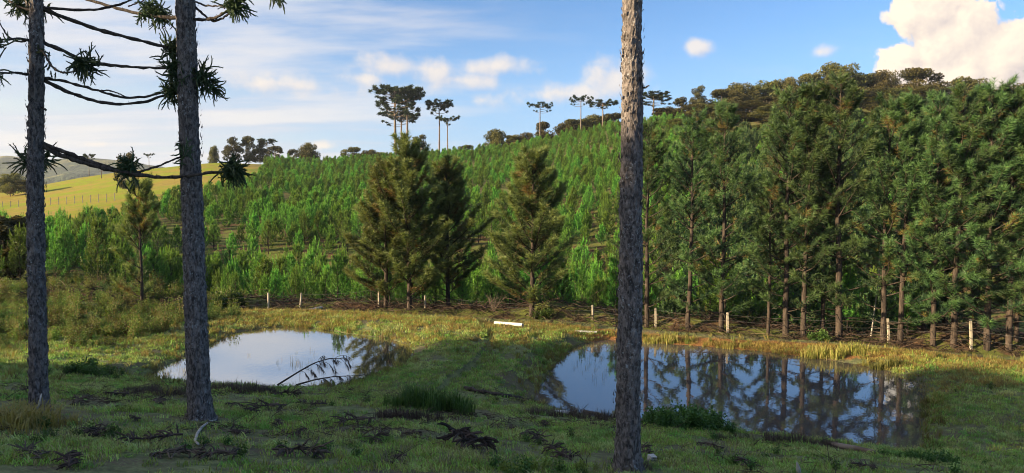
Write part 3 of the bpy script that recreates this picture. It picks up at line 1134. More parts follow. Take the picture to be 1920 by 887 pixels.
# how large each one shows; those behind the tall pines show little
vis = sc_ / pts[:, 1] * np.where(pts[:, 0] / pts[:, 1] > 0.2, 0.5, 1.0)
order = np.argsort(-vis)
YL = 'young bright green pine in the plantation beyond the fence'
for i in order[:300]:
    x, y = pts[i]
    s = sc_[i]
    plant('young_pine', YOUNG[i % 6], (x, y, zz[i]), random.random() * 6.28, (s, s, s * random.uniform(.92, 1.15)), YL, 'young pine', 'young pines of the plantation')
rest = order[300:]
old = rest[(pts[rest, 0] / pts[rest, 1] > 0.235 + 0.02 * rng.normal(size=len(rest))) & (rng.random(len(rest)) < .8) & (pts[rest, 1] < 128)]
rest = np.setdiff1d(rest, old)
DARK = []
for w_, c_ in YLOW[:4]:
    c2_ = c_.copy()
    c2_.materials.clear()
    c2_.materials.append(M['pine'])
    DARK.append(c2_)
scatter('older_pine_stand', np.stack([pts[old, 0], pts[old, 1], zz[old]], -1), sc_[old] * np.interp(pts[old, 1], [36, 60, 130], [1.2, 1.3, 1.5]), DARK,
        label='dark older pines on the slope behind the tall pine row at right', cat='pine stand', tilt=0.05, seed=15)
scatter('young_pine_plantation', np.stack([pts[rest, 0], pts[rest, 1], zz[rest]], -1), sc_[rest],
        [m_[1] for m_ in YLOW], label='rows of young green pines covering the hillside up to the skyline', cat='plantation', tilt=0.05, seed=5)

# ------------------------------------------------------------------ skyline: parana pines, forest, eucalypts
FA = [make_far_araucaria(1, 20, 5.2, bare=.62, clumps=5), make_far_araucaria(2, 20, 5.0, bare=.68, clumps=5), make_far_araucaria(3, 20, 6.0, bare=.76, clumps=5), make_far_araucaria(4, 20, 6.4, bare=.80, clumps=5)]
SKYA = [  # px, crown top py, radius px, depth, form, label
    (741, 163, 44, 214, 0, 'tall parana pine, left of the two largest on the skyline'),
    (763, 166, 36, 218, 1, 'tall parana pine, right of the two largest on the skyline'),
    (752, 212, 44, 226, 2, 'lower parana pine crown behind the two largest skyline ones'),
    (823, 189, 33, 216, 2, 'parana pine, taller of the pair right of the largest ones'),
    (839, 219, 28, 214, 3, 'parana pine, shorter of the pair right of the largest ones'),
    (1013, 193, 27, 205, 3, 'lone parana pine on the skyline midway to the foreground trunk'),
    (1089, 181, 25, 203, 3, 'slender parana pine on the skyline, left of a pair'),
    (1130, 189, 33, 200, 2, 'wide parana pine close left of the foreground trunk'),
    (1226, 174, 34, 200, 1, 'parana pine on the skyline just right of the foreground trunk'),
    (166, 289, 13, 235, 2, 'small distant parana pine left on the yellow field'),
    (279, 288, 12, 240, 3, 'small distant flat-topped parana pine on the field crest'),
    (500, 261, 22, 232, 2, 'parana pine among the pale eucalypts on the crest'),
]
for px, ty, rp, Y, fm, lab in SKYA:
    p = at(px, ty, Y)
    g = Hs(p[0], Y)
    s = (p[2] - g) / 20.3
    r = rp / F * Y / (5.2, 5.0, 6.0, 6.4)[fm]
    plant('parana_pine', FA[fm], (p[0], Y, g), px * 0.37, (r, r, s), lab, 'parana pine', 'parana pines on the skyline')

BR = [make_broad(1), make_broad(2, 10, 4.6, 48), make_broad(3, 10, 3.6, 40, low=.22), make_broad(4, 10, 5.2, 46, low=.34)]
EU = [make_broad(11, 10, 2.3, 30, 200, 0.4, 'euca', .2, 1.0, 'bark_pale', 0.14), make_broad(12, 10, 2.7, 32, 200, 0.4, 'euca', .25, 1.0, 'bark_pale', 0.14)]
BUSH = make_broad(21, 10, 3.6, 40, 300, 1.0, 'broad', .05, 1.0, 'bark_far', .2)
# crowns (px, top py, half width px, depth, form family, label)
CROWNS = [
    (1355, 166, 34, 196, 'B', 'dark broadleaf tree at the left foot of the forest ridge'), (1392, 158, 34, 202, 'B', 'flat broad crown on the ridge, second from its left foot'),
    (1438, 150, 32, 205, 'B', 'broad crown on the ridge above the tall pines'), (1482, 148, 30, 203, 'B', 'spreading small crown on the ridge skyline'),
    (1528, 137, 32, 200, 'B', 'yellowish crown left of the highest ridge tree'), (1578, 122, 44, 200, 'B', 'highest rounded crown on the forest ridge'),
    (1618, 136, 34, 204, 'B', 'crown just right of the highest ridge tree'), (1660, 135, 32, 200, 'B', 'yellow green crown left of the dark umbrella tree'),
    (1732, 127, 40, 196, 'B', 'dark umbrella shaped tree against the big cloud'), (1818, 148, 40, 194, 'B', 'thin crowned tree under the big cloud at right'),
    (1880, 165, 40, 192, 'B', 'ridge tree at the far right below the cloud'), (1930, 158, 40, 192, 'B', 'ridge tree cut by the right edge'),
    (1275, 178, 16, 196, 'E', 'slender pale eucalypt right of the foreground trunk'), (1310, 160, 16, 194, 'E', 'tallest slender eucalypt between forest ridge and foreground trunk'),
    (1250, 200, 30, 190, 'B', 'yellow bush crown right of the foreground trunk'), (1292, 205, 24, 192, 'B', 'low dark crown among the slender eucalypts'),
    (1330, 205, 24, 190, 'B', 'low crown beside the tallest slender eucalypt'),
    (932, 245, 24, 215, 'B', 'open crowned tree at the left end of the skyline wood'), (965, 252, 20, 212, 'B', 'low dark crown left of the lone parana pine'),
    (990, 250, 18, 212, 'B', 'small dark crown close left of the lone parana pine'), (1022, 229, 20, 214, 'B', 'open crown behind the lone parana pine'),
    (1060, 232, 24, 212, 'B', 'brown crown left of the slender parana pine'), (1085, 222, 30, 214, 'B', 'warm lit crown behind the slender parana pine'),
    (1118, 218, 32, 214, 'B', 'warm lit crown behind the wide parana pine'), (1150, 214, 30, 212, 'B', 'crown beside the foreground trunk on its left'),
    (437, 256, 17, 225, 'E', 'pale eucalypt at the left of the crest clump'), (466, 251, 15, 228, 'E', 'tall pale eucalypt, second in the crest clump'),
    (488, 262, 15, 230, 'E', 'pale eucalypt in the middle of the crest clump'), (515, 270, 16, 226, 'E', 'dark eucalypt at the right of the crest clump'),
    (400, 275, 9, 235, 'B', 'small round lollipop tree on the yellow field'), (549, 277, 11, 226, 'E', 'narrow dark tree right of the crest clump'),
    (577, 270, 20, 226, 'B', 'round golden crowned tree on the crest'), (660, 276, 18, 222, 'B', 'low bushy tree right of the small palm'),
    (690, 282, 18, 222, 'B', 'low dark bushy tree left of the largest parana pines'), (716, 285, 16, 222, 'B', 'low bush at the foot of the largest parana pines'),
    (786, 252, 17, 208, 'E', 'pale round crowned tree between the parana pines'), (872, 272, 16, 216, 'B', 'low crown right of the parana pine pair'),
    (18, 326, 22, 165, 'B', 'dark tree at the left edge beyond the field'), (45, 336, 16, 165, 'B', 'second dark tree from the left edge beyond the field'),
    (236, 285, 20, 120, 'E', 'small tree behind the low left araucaria branch'),
]
for i, (px, ty, hw, Y, fam, lab) in enumerate(CROWNS):
    p = at(px, ty, Y)
    g = Hs(p[0], Y)
    h = max(p[2] - g, 1.5)
    fm = i % (4 if fam == 'B' else 2)
    base_r = ((4.0, 4.6, 3.6, 5.2)[fm] if fam == 'B' else (2.3, 2.7)[fm]) * 1.05
    r = hw / F * Y / base_r
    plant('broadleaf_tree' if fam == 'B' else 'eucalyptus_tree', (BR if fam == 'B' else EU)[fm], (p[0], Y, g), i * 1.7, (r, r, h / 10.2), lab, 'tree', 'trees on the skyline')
# lower trees that fill the ridge wood
FL = 'dark understorey tree in the wood on the right ridge'
for i in range(51):
    px = 1290 + (i % 17) * 39 + random.uniform(-12, 12)
    Y = (178, 160, 142)[i // 17] + random.uniform(-6, 6)
    ty = np.interp(px, [1330, 1450, 1570, 1750, 1930], [195, 170, 152, 165, 182]) + (0, 24, 52)[i // 17] + random.uniform(0, 14)
    p = at(px, ty, Y)
    g = Hs(p[0], Y)
    h = max(p[2] - g, 2)
    r = 30 / F * Y / 4.3
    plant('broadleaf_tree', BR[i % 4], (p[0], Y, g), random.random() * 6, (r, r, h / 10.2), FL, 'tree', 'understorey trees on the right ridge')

for i, (px, ty, hw, Y, lab) in enumerate(((8, 408, 44, 47, 'dark dense bush at the left edge above the golden scrub'),)):
    p = at(px, ty, Y)
    g = Hs(p[0], Y)
    r = hw / F * Y / 3.8
    plant('bush', BUSH, (p[0], Y, g), i, (r, r, (p[2] - g) / 10), lab, 'bush', parts=('stems', 'foliage'))

# small palm on the crest
mbw, mbc = MB(), MB()
mbw.tube([(0, 0, -.3), (0.05, 0, 3.2)], (.16, .12), 6)
for k in range(22):
    a = k * 2.4
    c = curve((0.05, 0, 3.2), (math.cos(a), math.sin(a), 0.9 * random.random() + .1), 1.8, -1.5, 6, .03)
    for q in range(26):
        p = interp(c, 0.15 + 0.85 * q / 26)
        for s in (-1, 1):
            mbc.needles([p], [[-math.sin(a) * s, math.cos(a) * s, -.5]], .42, .10, .5)
p = at(618, 298, 222)
plant('palm_tree', (mbw.mesh('palm_trunk', M['bark_far'], True), mbc.mesh('palm_crown', M['palm'])), (p[0], 222, Hs(p[0], 222)), 0, 1.0, 'single small palm on the crest above the young pines', 'palm tree')

# pole on the field
p = at(190, 318, 180)
mb = MB()
hp = p[2] - Hs(p[0], 180)
mb.tube([(0, 0, -.3), (0, 0, hp)], (.12, .09), 6, True)
t = thing('utility_pole', 'thin bare pole at the left behind the yellow field crest', 'pole', (p[0], 180, Hs(p[0], 180)))
obj('shaft', mb.mesh('shaft', M['bark_far'], True), t)
mb = MB()
mb.tube([(-.7, 0, hp - .4), (.7, 0, hp - .4)], .05, 4, True)
obj('cross_arm', mb.mesh('cross_arm', M['bark_far']), t)

# unseen trees added behind and left of the camera to shade the near slope
for i in range(20):
    x = -26 - 4.5 * (i % 4) - random.uniform(0, 2)
    y = -24 + 7.0 * (i // 4) + 1.7 * (i % 4 - 1.5) + random.uniform(-1, 1)
    s = random.uniform(0.82, 0.98)
    if i % 2:
        plant('broadleaf_tree', BR[i % 4], (x, y, Hs(x, y)), random.random() * 6, (s * 1.05, s * 1.05, s * 1.08), 'dense broadleaf tree of the unseen grove added for shade at left', 'tree', 'unseen grove added for shade')
    else:
        plant('pine_tree', PINES[i % 4], (x, y, Hs(x, y)), random.random() * 6, (s * 1.35, s * 1.35, s), 'pine of the unseen grove added for shade at left', 'pine tree', 'unseen grove added for shade')

# ------------------------------------------------------------------ foreground araucarias
def bark_trunk(base, top_pt, r_base, r_top, seed, zmax):
    """tall stem with rough flaking plates; base and top are points on its axis"""
    base, top_pt = np.array(base), np.array(top_pt)
    ax = (top_pt - base) / (top_pt[2] - base[2])
    Ht = zmax - base[2]
    rings, sides = 560, 72
    hs = np.concatenate([[-0.25], np.linspace(0, Ht, rings - 1)])
    th = np.linspace(0, 2 * math.pi, sides, endpoint=False)
    hh, tt = np.meshgrid(hs, th, indexing='ij')
    span = top_pt[2] - base[2]
    R = r_base + (r_top - r_base) * np.clip(hh / span, 0, 1.6)
    R = R * (1 + (0.30 + 0.16 * np.sin(tt * 5 + seed) + 0.1 * np.sin(tt * 3)) * np.exp(-np.clip(hh, 0, None) / 0.16))
    cx, cy = np.cos(tt), np.sin(tt)
    k = 9.0
    wx = cx * 1.6 + 0.2 * fbm(hh * 3, tt * 2 + seed)
    wy = cy * 1.6
    plate = np.abs(vnoise(wx * 3.2 + seed * 7, wy * 3.2, hh * 6.5)) + 0.5 * np.abs(vnoise(wx * 7 + seed, wy * 7, hh * 13))
    fine = fbm(cx * 9 + seed, cy * 9, hh * 26, 3)
    rings_ = np.sin(hh * 19 + 1.5 * vnoise(hh * 2, tt * 0 + seed)) ** 24
    disp = 0.024 * np.clip(plate, 0, .9) + 0.016 * fine + 0.010 * (vnoise(hh * 0.9 + seed, cx, cy)) - 0.006 * rings_
    R = R - 0.010 + disp
    px_ = base[0] + ax[0] * hh + 0.03 * vnoise(hh * .35 + seed, hh * 0)
    py_ = base[1] + ax[1] * hh
    v = np.stack([px_ + R * cx, py_ + R * cy, base[2] + hh], -1) - base
    mb = MB()
    i, j = np.meshgrid(np.arange(rings - 1), np.arange(sides), indexing='ij')
    j2 = (j + 1) % sides
    a, b, c, d = i * sides + j, i * sides + j2, (i + 1) * sides + j2, (i + 1) * sides + j
    f = np.concatenate([np.stack([a, b, c], -1).reshape(-1, 3), np.stack([a, c, d], -1).reshape(-1, 3)])
    mb.add(v, f)
    # loose flakes of bark standing off the stem
    r = np.random.default_rng(seed)
    n = 700
    h2 = r.random(n) * min(Ht, 8.5)
    t2 = r.random(n) * 6.283
    R2 = (r_base + (r_top - r_base) * np.clip(h2 / span, 0, 1.6)) + 0.016
    c2 = np.stack([ax[0] * h2 + R2 * np.cos(t2), ax[1] * h2 + R2 * np.sin(t2), h2], -1)
    tg = np.stack([-np.sin(t2), np.cos(t2), 0 * t2], -1)
    nm = np.stack([np.cos(t2), np.sin(t2), 0 * t2], -1)
    w = (0.006 + 0.010 * r.random(n))[:, None]
    l = (0.015 + 0.03 * r.random(n))[:, None]
    up = np.array([0, 0, 1.0])
    lift = (0.010 + 0.012 * r.random(n))[:, None]
    v2 = np.stack([c2 - tg * w - up * l, c2 + tg * w - up * l * .8 + nm * lift * .5, c2 + tg * w * .8 + up * l + nm * lift, c2 - tg * w * .7 + up * l * .9 + nm * lift * 1.2], 1).reshape(-1, 3)
    kk = np.arange(n)[:, None] * 4
    mb.add(v2, np.concatenate([kk + np.array([[0, 1, 2]]), kk + np.array([[0, 2, 3]])]))
    return mb.mesh('araucaria_trunk', M['bark_dark'], True), ax


def tuft(mb, p, d, n=26, L=0.32, spread=1.0, droop=0.35):
    """spray of scaly araucaria branchlets"""
    p, d = np.array(p, float), np.array(d, float)
    d /= np.linalg.norm(d) + 1e-9
    for k in range(int(n * 1.35)):
        dr = d * random.uniform(-0.1, 1.1) + rng.normal(size=3) * 0.5 * spread
        b = p + rng.normal(size=3) * 0.035 - d * random.uniform(0, 0.22)
        l = L * random.uniform(0.3, 1.1)
        c = curve(b, dr, l, -droop + random.uniform(-1.1, .9), 6, 0.22)
        mb.tube(c, (0.008, 0.010, 0.011, 0.010, 0.009, 0.004), 4, False, 0.3 + random.uniform(-.2, .3))
        m = 26
        t = rng.random(m)
        base = np.array([interp(c, x * .99) for x in t])
        ax = c[-1] - c[0]
        ax /= np.linalg.norm(ax)
        r = rng.normal(size=(m, 3))
        r -= (r @ ax)[:, None] * ax
        mb.needles(base, ax * 0.9 + r * 0.45, 0.034, 0.013, 0.35 + random.uniform(-.2, .35))


def poly3(pxs, Y0, Y1):
    n = len(pxs)
    P = np.array([at(x, y, Y0 + (Y1 - Y0) * i / (n - 1)) for i, (x, y) in enumerate(pxs)])
    # smooth
    t = np.linspace(0, n - 1, n * 5)
    Q = np.stack([np.interp(t, np.arange(n), P[:, a]) for a in range(3)], -1)
    for _ in range(3):
        Q[1:-1] = (Q[:-2] + 2 * Q[1:-1] + Q[2:]) / 4
    return Q


def bumps(c):
    c = c.copy()
    c[1:-1] += rng.normal(size=(len(c) - 2, 3)) * 0.004
    return c


def araucaria(base_px, top_px, w_base, w_top, seed, label, zmax, branches, tufts, upper=True):
    g = ground_at(*base_px)
    Y = g[1]
    top = at(top_px[0], top_px[1], Y)
    me, ax = bark_trunk(g, top, w_base / 2 / F * Y, w_top / 2 / F * Y, seed, zmax)
    t = thing('parana_pine', label, 'parana pine', tuple(g), 0, 1.0)
    obj('trunk', me, t)
    for (pl, d0, d1, r0, r1, tf) in branches:
        c = poly3(pl, Y + d0, Y + d1) - g
        mb = MB()
        mb.tube(bumps(c), np.linspace(r0, r1, len(c)) * (1 + 0.14 * rng.normal(size=len(c))), 7, True)
        # knobs left by fallen leaves
        n = len(c) * 2
        ii = rng.integers(1, len(c) - 1, n)
        d = rng.normal(size=(n, 3))
        mb.needles(c[ii], d, r0 * 1.7, 0.012, .5)
        b = obj('branch', mb.mesh('araucaria_branch', M['branch'], True), t)
        if tf:
            fm = MB()
            for (x, y, dd, dx, dy, n_, L) in tf:
                p = at(x, y, Y + dd) - g
                tuft(fm, p, (dx, 0.25 * rng.normal(), dy), n_, L)
            obj('foliage', fm.mesh('araucaria_tuft', M['araucaria']), b)
    # crown above the frame
    if upper:
        wood, leaf = MB(), MB()
        h = zmax - g[2]
        for zf in np.linspace(0.80, 0.995, 6):
            for b in range(5):
                a = random.random() * 6.28
                ln = random.uniform(1.6, 2.8) * (1.0 - 0.25 * (zf > 0.95))
                p0 = np.array([ax[0] * h * zf, ax[1] * h * zf, h * zf])
                c = curve(p0, (math.cos(a), math.sin(a), 0.0), ln, 0.7, 7, .05)
                wood.tube(c, np.linspace(.035, .015, 7), 5)
                tuft(leaf, c[-1], c[-1] - c[-2], 20, .4)
                tuft(leaf, c[-2], c[-1] - c[-2] + np.array([0, 0, .1]), 14, .36)
                tuft(leaf, c[-3], (rng.normal(), rng.normal(), .4), 10, .34)
        cr = obj('crown_branches', wood.mesh('araucaria_crown_wood', M['branch'], True), t)
        obj('foliage', leaf.mesh('araucaria_crown_leaves', M['araucaria']), cr)
    return t


random.seed(21)
rng = np.random.default_rng(21)
araucaria((71, 774), (65, 0), 31, 22, 3, 'slender foreground araucaria trunk at far left with long drooping branches', 13.5, [
    ([(70, 12), (130, 19), (185, 18), (225, 8), (255, -4)], 0, .5, .022, .014, None),
    ([(70, 12), (120, 32), (180, 55), (240, 70), (300, 86), (330, 92)], 0, 1.0, .034, .022, [(325, 80, 1.0, .2, .6, 26, .30), (335, 95, 1.0, .5, -.4, 26, .30), (318, 105, 1.0, -.5, -.5, 20, .26)]),
    ([(70, 76), (110, 92), (150, 110), (200, 122), (260, 127), (322, 128)], 0, .8, .030, .020, [(325, 120, .8, .3, .5, 24, .3), (330, 140, .8, .3, -.7, 30, .32), (345, 150, .8, .8, -.2, 30, .34), (385, 135, .8, .9, .3, 30, .3), (388, 150, .8, .8, -.3, 26, .3), (398, 160, .9, .9, -.5, 30, .32), (405, 170, .9, .8, -.6, 24, .3)]),
    ([(70, 88), (82, 98), (92, 118), (105, 132), (125, 138), (150, 131)], 0, -.5, .020, .012, [(160, 118, -.5, .7, .3, 34, .26), (163, 128, -.5, .8, -.7, 44, .32), (172, 122, -.5, .6, .1, 26, .26), (98, 134, -.2, .2, -.9, 6, .14), (88, 100, 0, .6, .0, 7, .14)]),
    ([(70, 143), (130, 155), (190, 172), (230, 184), (280, 181), (318, 168)], 0, .9, .024, .016, [(325, 160, .9, -.3, .5, 22, .28), (330, 175, .9, .2, -.6, 26, .28)]),
    ([(70, 144), (120, 170), (170, 188), (220, 196), (270, 192), (315, 176)], 0, .9, .030, .018, [(318, 180, .9, -.1, -.6, 26, .3), (340, 165, .9, .5, .1, 22, .26)]),
    ([(188, 170), (205, 169), (222, 175), (240, 184)], .45, .7, .012, .010, None),
    ([(60, 76), (35, 72), (15, 74), (-25, 78)], 0, -.6, .022, .012, [(-25, 78, -.6, -1, 0, 24, .3)]),
    ([(60, 76), (30, 78), (14, 68), (4, 52), (-6, 24)], 0, -.3, .014, .009, None),
    ([(60, 140), (35, 137), (15, 136), (-30, 142)], 0, -.6, .022, .012, [(-30, 142, -.6, -1, 0, 24, .3)]),
    ([(60, 20), (40, 15), (20, 4), (8, -10)], 0, .3, .018, .010, [(40, 10, .3, -.6, .1, 22, .26), (28, 12, .3, -.9, -.3, 26, .28), (48, 5, .3, -.2, .8, 16, .22), (84, 22, .2, .7, -.3, 16, .24)]),
    ([(70, 265), (120, 285), (170, 303), (215, 317), (252, 330)], 0, .2, .034, .024, None),
    ([(70, 268), (110, 290), (150, 303), (200, 317), (260, 328), (300, 333), (345, 331), (390, 324), (428, 321)], 0, .3, .040, .018, [(440, 318, .3, .8, .3, 40, .26), (446, 324, .3, .9, -.5, 60, .28), (440, 330, .3, .5, -.9, 40, .24)]),
    ([(255, 324), (285, 316), (315, 304), (342, 292)], .15, .4, .018, .012, [(345, 280, .4, -.1, .8, 14, .22)]),
    ([(250, 326), (244, 314), (240, 304)], .15, .2, .012, .010, [(240, 308, .2, 0, .9, 34, .28), (247, 306, .2, .6, .6, 16, .24), (228, 300, .25, -.8, .5, 10, .2), (252, 334, .1, .1, -.9, 10, .2)]),
    ([(66, 300), (56, 302), (48, 300)], .4, .8, .02, .012, [(48, 292, .8, -.6, .8, 26, .32), (46, 306, .8, -.9, -.3, 26, .34), (84, 300, .6, .8, -.3, 36, .34), (90, 292, .6, .8, .3, 12, .28), (66, 285, .7, 0, 1, 10, .3)]),
    ([(72, 200), (80, 202), (86, 206)], 0, -.1, .016, .012, None),
], None)
araucaria((373, 787), (350, 0), 41, 32, 5, 'thick rough barked araucaria trunk in front of the left pond', 13.0, [
    ([(345, 32), (310, 33), (270, 28), (215, 14), (160, -2), (130, -12)], 0, .3, .030, .022, [(290, 20, .15, -.5, .4, 44, .30), (275, 12, .15, -.6, .8, 30, .3), (300, 32, .1, .2, -.8, 26, .26), (268, 28, .1, -.3, -.9, 20, .26)]),
    ([(240, 12), (262, 4), (285, -6)], .2, .3, .012, .009, None),
    ([(355, 36), (392, 37), (412, 30), (440, 12), (465, -6)], 0, -.3, .028, .020, [(446, 12, -.3, .8, -.2, 40, .30), (455, 6, -.3, .8, -.6, 30, .28), (440, 20, -.3, .2, -.8, 20, .24)]),
    ([(358, 8), (385, 30), (400, 41), (418, 34), (438, 20)], .1, -.2, .020, .014, None),
    ([(358, 0), (380, 9), (400, 12), (416, 10), (421, 16)], 0, -.2, .014, .010, None),
    ([(360, 250), (345, 262), (340, 275)], 0, -.15, .014, .008, [(338, 262, -.1, -.4, .7, 10, .16), (340, 285, -.1, -.3, -.7, 10, .16)]),
    ([(480, -30), (510, -12), (522, -2)], -.3, -.4, .012, .010, [(524, 0, -.4, .5, -.8, 24, .22), (532, 0, -.4, .8, -.5, 12, .2)]),
], None)
araucaria((1174, 886), (1187, 0), 47, 34, 8, 'bare foreground araucaria trunk right of centre, no low branches', 13.5, [
    ([(1190, 165), (1208, 165), (1217, 161)], 0, -.12, .013, .009, None),
], None)

# ------------------------------------------------------------------ fence
fence = thing('wire_fence', 'wire fence with pale wooden posts running behind both ponds', 'fence', tuple(ground_at(1111, 600, 24)))
fo = np.array(fence.location)
POSTH = [(503, 549), (562, 549), (710, 538), (797, 553), (1111, 572), (1229, 577), (1364, 586), (1667, 597), (1821, 598)]
tops = []
for (bx, by), (tx, ty) in zip(FENCE_PX, POSTH):
    g = ground_at(bx, by, 24)
    top = at(tx if bx != 562 else 565, ty, g[1])
    top[0] += {1667: -0.06, 1821: -0.03}.get(bx, 0)
    b = np.array([g[0], g[1], g[2] - .2])
    mb = MB()
    square = bx in (1364, 1229, 1667, 1821)
    c = np.array([b, b + (top - b) * .5 + np.array([.008, 0, 0]), top - (top - b) * .02, top])
    mb.tube(c - fo, np.array([.052, .049, .047, .034]) * (1.15 if square else 1), 4 if square else 8, True, ang0=math.pi / 4)
    obj('post', mb.mesh('post', M['post'], not square), fence)
    tops.append((b + np.array([0, 0, .2]), top))
tops = [(ground_at(330, 588, 26), ground_at(330, 588, 26) + np.array([0, 0, .8]))] + tops + [(np.array([24, 25.0, Hs(24, 25.0)]), np.array([24, 25.0, Hs(24, 25) + 1.2]))]
for hgt in (0.35, 0.62, 0.9):
    mb = MB()
    for (b0, t0), (b1, t1) in zip(tops[:-1], tops[1:]):
        p0, p1 = b0 + (t0 - b0) * hgt, b1 + (t1 - b1) * hgt
        s = np.linspace(0, 1, 8)[:, None]
        c = p0 * (1 - s) + p1 * s
        c[:, 2] -= 0.10 * 4 * s[:, 0] * (1 - s[:, 0])
        c[:, 1] -= 0.065
        mb.tube(c - fo, .002, 4)
    obj('wire', mb.mesh('wire', M['wire']), fence)
# field fence far left
ff = thing('field_fence', 'low pale post fence along the far field edge at left', 'fence', tuple(ground_at(60, 388, 60)))
fo2 = np.array(ff.location)
for k in range(16):
    px = -10 + k * 15
    g = ground_at(px, 392 - k * 1.0, 60)
    mb = MB()
    mb.tube(np.array([g - [0, 0, .2], g + [0, 0, 1.3]]) - fo2, .07, 5, True)
    obj('post', mb.mesh('post', M['post']), ff)

# ------------------------------------------------------------------ ground cover
def blade_tuft(n, h, w, spread, mat, bend=0.5, dry=0.1, seed=0):
    global rng
    rng = np.random.default_rng(900 + seed)
    mb = MB()
    for k in range(n):
        a = rng.random() * 6.28
        r = spread * math.sqrt(rng.random())
        p = np.array([math.cos(a) * r, math.sin(a) * r, -0.01])
        a2 = rng.random() * 6.28
        hh = h * (0.55 + 0.6 * rng.random())
        lean = bend * hh * rng.random()
        d = np.array([math.cos(a2), math.sin(a2), 0])
        s = np.array([-math.sin(a2), math.cos(a2), 0]) * w / 2
        m = p + d * lean * .35 + np.array([0, 0, hh * .62])
        e = p + d * lean + np.array([0, 0, hh * (1 - .25 * bend * rng.random())])
        t = 0.97 if rng.random() < dry else 0.15 + 0.6 * rng.random()
        mb.add([p - s, p + s, m + s * .8, m - s * .8, e], [[0, 1, 2], [0, 2, 3], [3, 2, 4]], t)
    return mb.mesh('blades', M[mat])


def leaf_plant(n, h, leaf, mat, seed=0, wide=0.3, dry=0.0):
    global rng
    rng = np.random.default_rng(1200 + seed)
    mb = MB()
    for k in range(n):
        a = rng.random() * 6.28
        top = np.array([math.cos(a), math.sin(a), 0]) * wide * rng.random() + np.array([0, 0, h * (.5 + .6 * rng.random())])
        base = top * np.array([.25, .25, 0]) - np.array([0, 0, .05])
        mid = (base + top) / 2 + rng.normal(size=3) * .03 * h
        mb.tube(np.array([base, mid, top]), (.006, .005, .002), 3, False, .96 if dry else .2)
        m = 14
        t = .25 + .75 * rng.random(m)
        c = base + (top - base) * t[:, None] + rng.normal(size=(m, 3)) * leaf * .8
        tt = np.clip(.2 + .5 * t + .15 * rng.normal(size=m), 0, .88)
        tt = np.where(rng.random(m) < dry, .97, tt)
        mb.leaves(c, leaf * (.7 + .6 * rng.random(m)), tt, .2)
    return mb.mesh('leaf_plant', M[mat])


LAWN = [blade_tuft(22, .055, .009, .085, 'grass', 1.0, .16, 1), blade_tuft(18, .075, .009, .08, 'grass', 1.0, .2, 2), blade_tuft(24, .045, .010, .10, 'grass', 1.1, .10, 3)]
BANK = [blade_tuft(26, .22, .012, .12, 'bankgrass', .9, .2, 4), blade_tuft(30, .30, .013, .12, 'bankgrass', .8, .25, 5), blade_tuft(22, .16, .012, .14, 'bankgrass', 1.0, .15, 6)]
SCRUB = [leaf_plant(24, .9, .07, 'weed', 40, .5), leaf_plant(22, .8, .06, 'weedbright', 41, .5), leaf_plant(26, 1.1, .085, 'scrub', 1, .55, .05), leaf_plant(30, .9, .075, 'scrub', 2, .6, .10), leaf_plant(22, 1.35, .09, 'scrub', 3, .5, .08)]
WEED = [leaf_plant(10, .26, .055, 'weed', 4, .14), leaf_plant(12, .34, .06, 'weed', 5, .16), leaf_plant(8, .20, .05, 'weed', 6, .12)]

R = np.random.default_rng(77)


def wet(x, y, m=0.0):
    return np.minimum(poly_sd(PR, x, y), poly_sd(PL, x, y)) < m


n = 260000
y = 7.0 + 29 * R.random(n)
x = (R.random(n) * 2 - 1) * (0.80 * y + 2)
keep = (R.random(n) < (8.5 / y) ** 0.9 * (0.80 * y + 2) / 31 * 1.25) & ~wet(x, y, .22) & (y < fence_y(x) - .3 - 1.3 * sstep(2, 5, x) * R.random(n))
keep &= R.random(n) < np.clip(0.66 + 1.7 * fbm(x * .8, y * .8, o=3) - .22 * sstep(3, -2, x) * sstep(17, 13, y), .06, 1)
x, y = x[keep], y[keep]
scatter('lawn_grass', np.stack([x, y, H(x, y)], -1), (0.75 + .7 * R.random(len(x))) * np.interp(y, [8, 20, 32], [1, 1.3, 1.8]), LAWN, label='short green grass over the near slope and the dam', cat='grass', tilt=.2, seed=2)

n = 60000
y = 15 + 22 * R.random(n)
x = (R.random(n) * 2 - 1) * (0.80 * y + 2)
sdm = np.minimum(poly_sd(PR, x, y), poly_sd(PL, x, y))
dens = 0.62 * np.exp(-((sdm - .25) / .30) ** 2) + 0.20 * sstep(23, 27, y) + .10 * sstep(-6, -12, x)
dens = dens * np.clip(.6 + 1.6 * fbm(x * .6 + 9, y * .6, o=3), .05, 1.4)
keep = (R.random(n) < dens) & (sdm > -.15) & (y < fence_y(x) + .5)
x, y = x[keep], y[keep]
scatter('bank_grass', np.stack([x, y, H(x, y)], -1), .42 + .60 * R.random(len(x)), BANK, label='longer yellowish grass on the pond banks', cat='grass', tilt=.2, seed=3)

n = 5000
y = 24 + 26 * R.random(n)
x = -30 + 22 * R.random(n)
u = x / y
keep = (y > 24.5 + 4.5 * sstep(-.62, -.42, u) * 1.4) & (u < -.40 + .05 * R.random(n)) & (y < 46) & (R.random(n) < .42)
keep &= ~wet(x, y, 2.2)
x, y = x[keep], y[keep]
scatter('scrub', np.stack([x, y, H(x, y)], -1), (.30 + .48 * R.random(len(x)) ** 1.5) * (1 + .5 * fbm(x * .35, y * .35, o=2)), SCRUB, label='golden green waist-high scrub at the left below the young pines', cat='scrub', tilt=.12, seed=4)

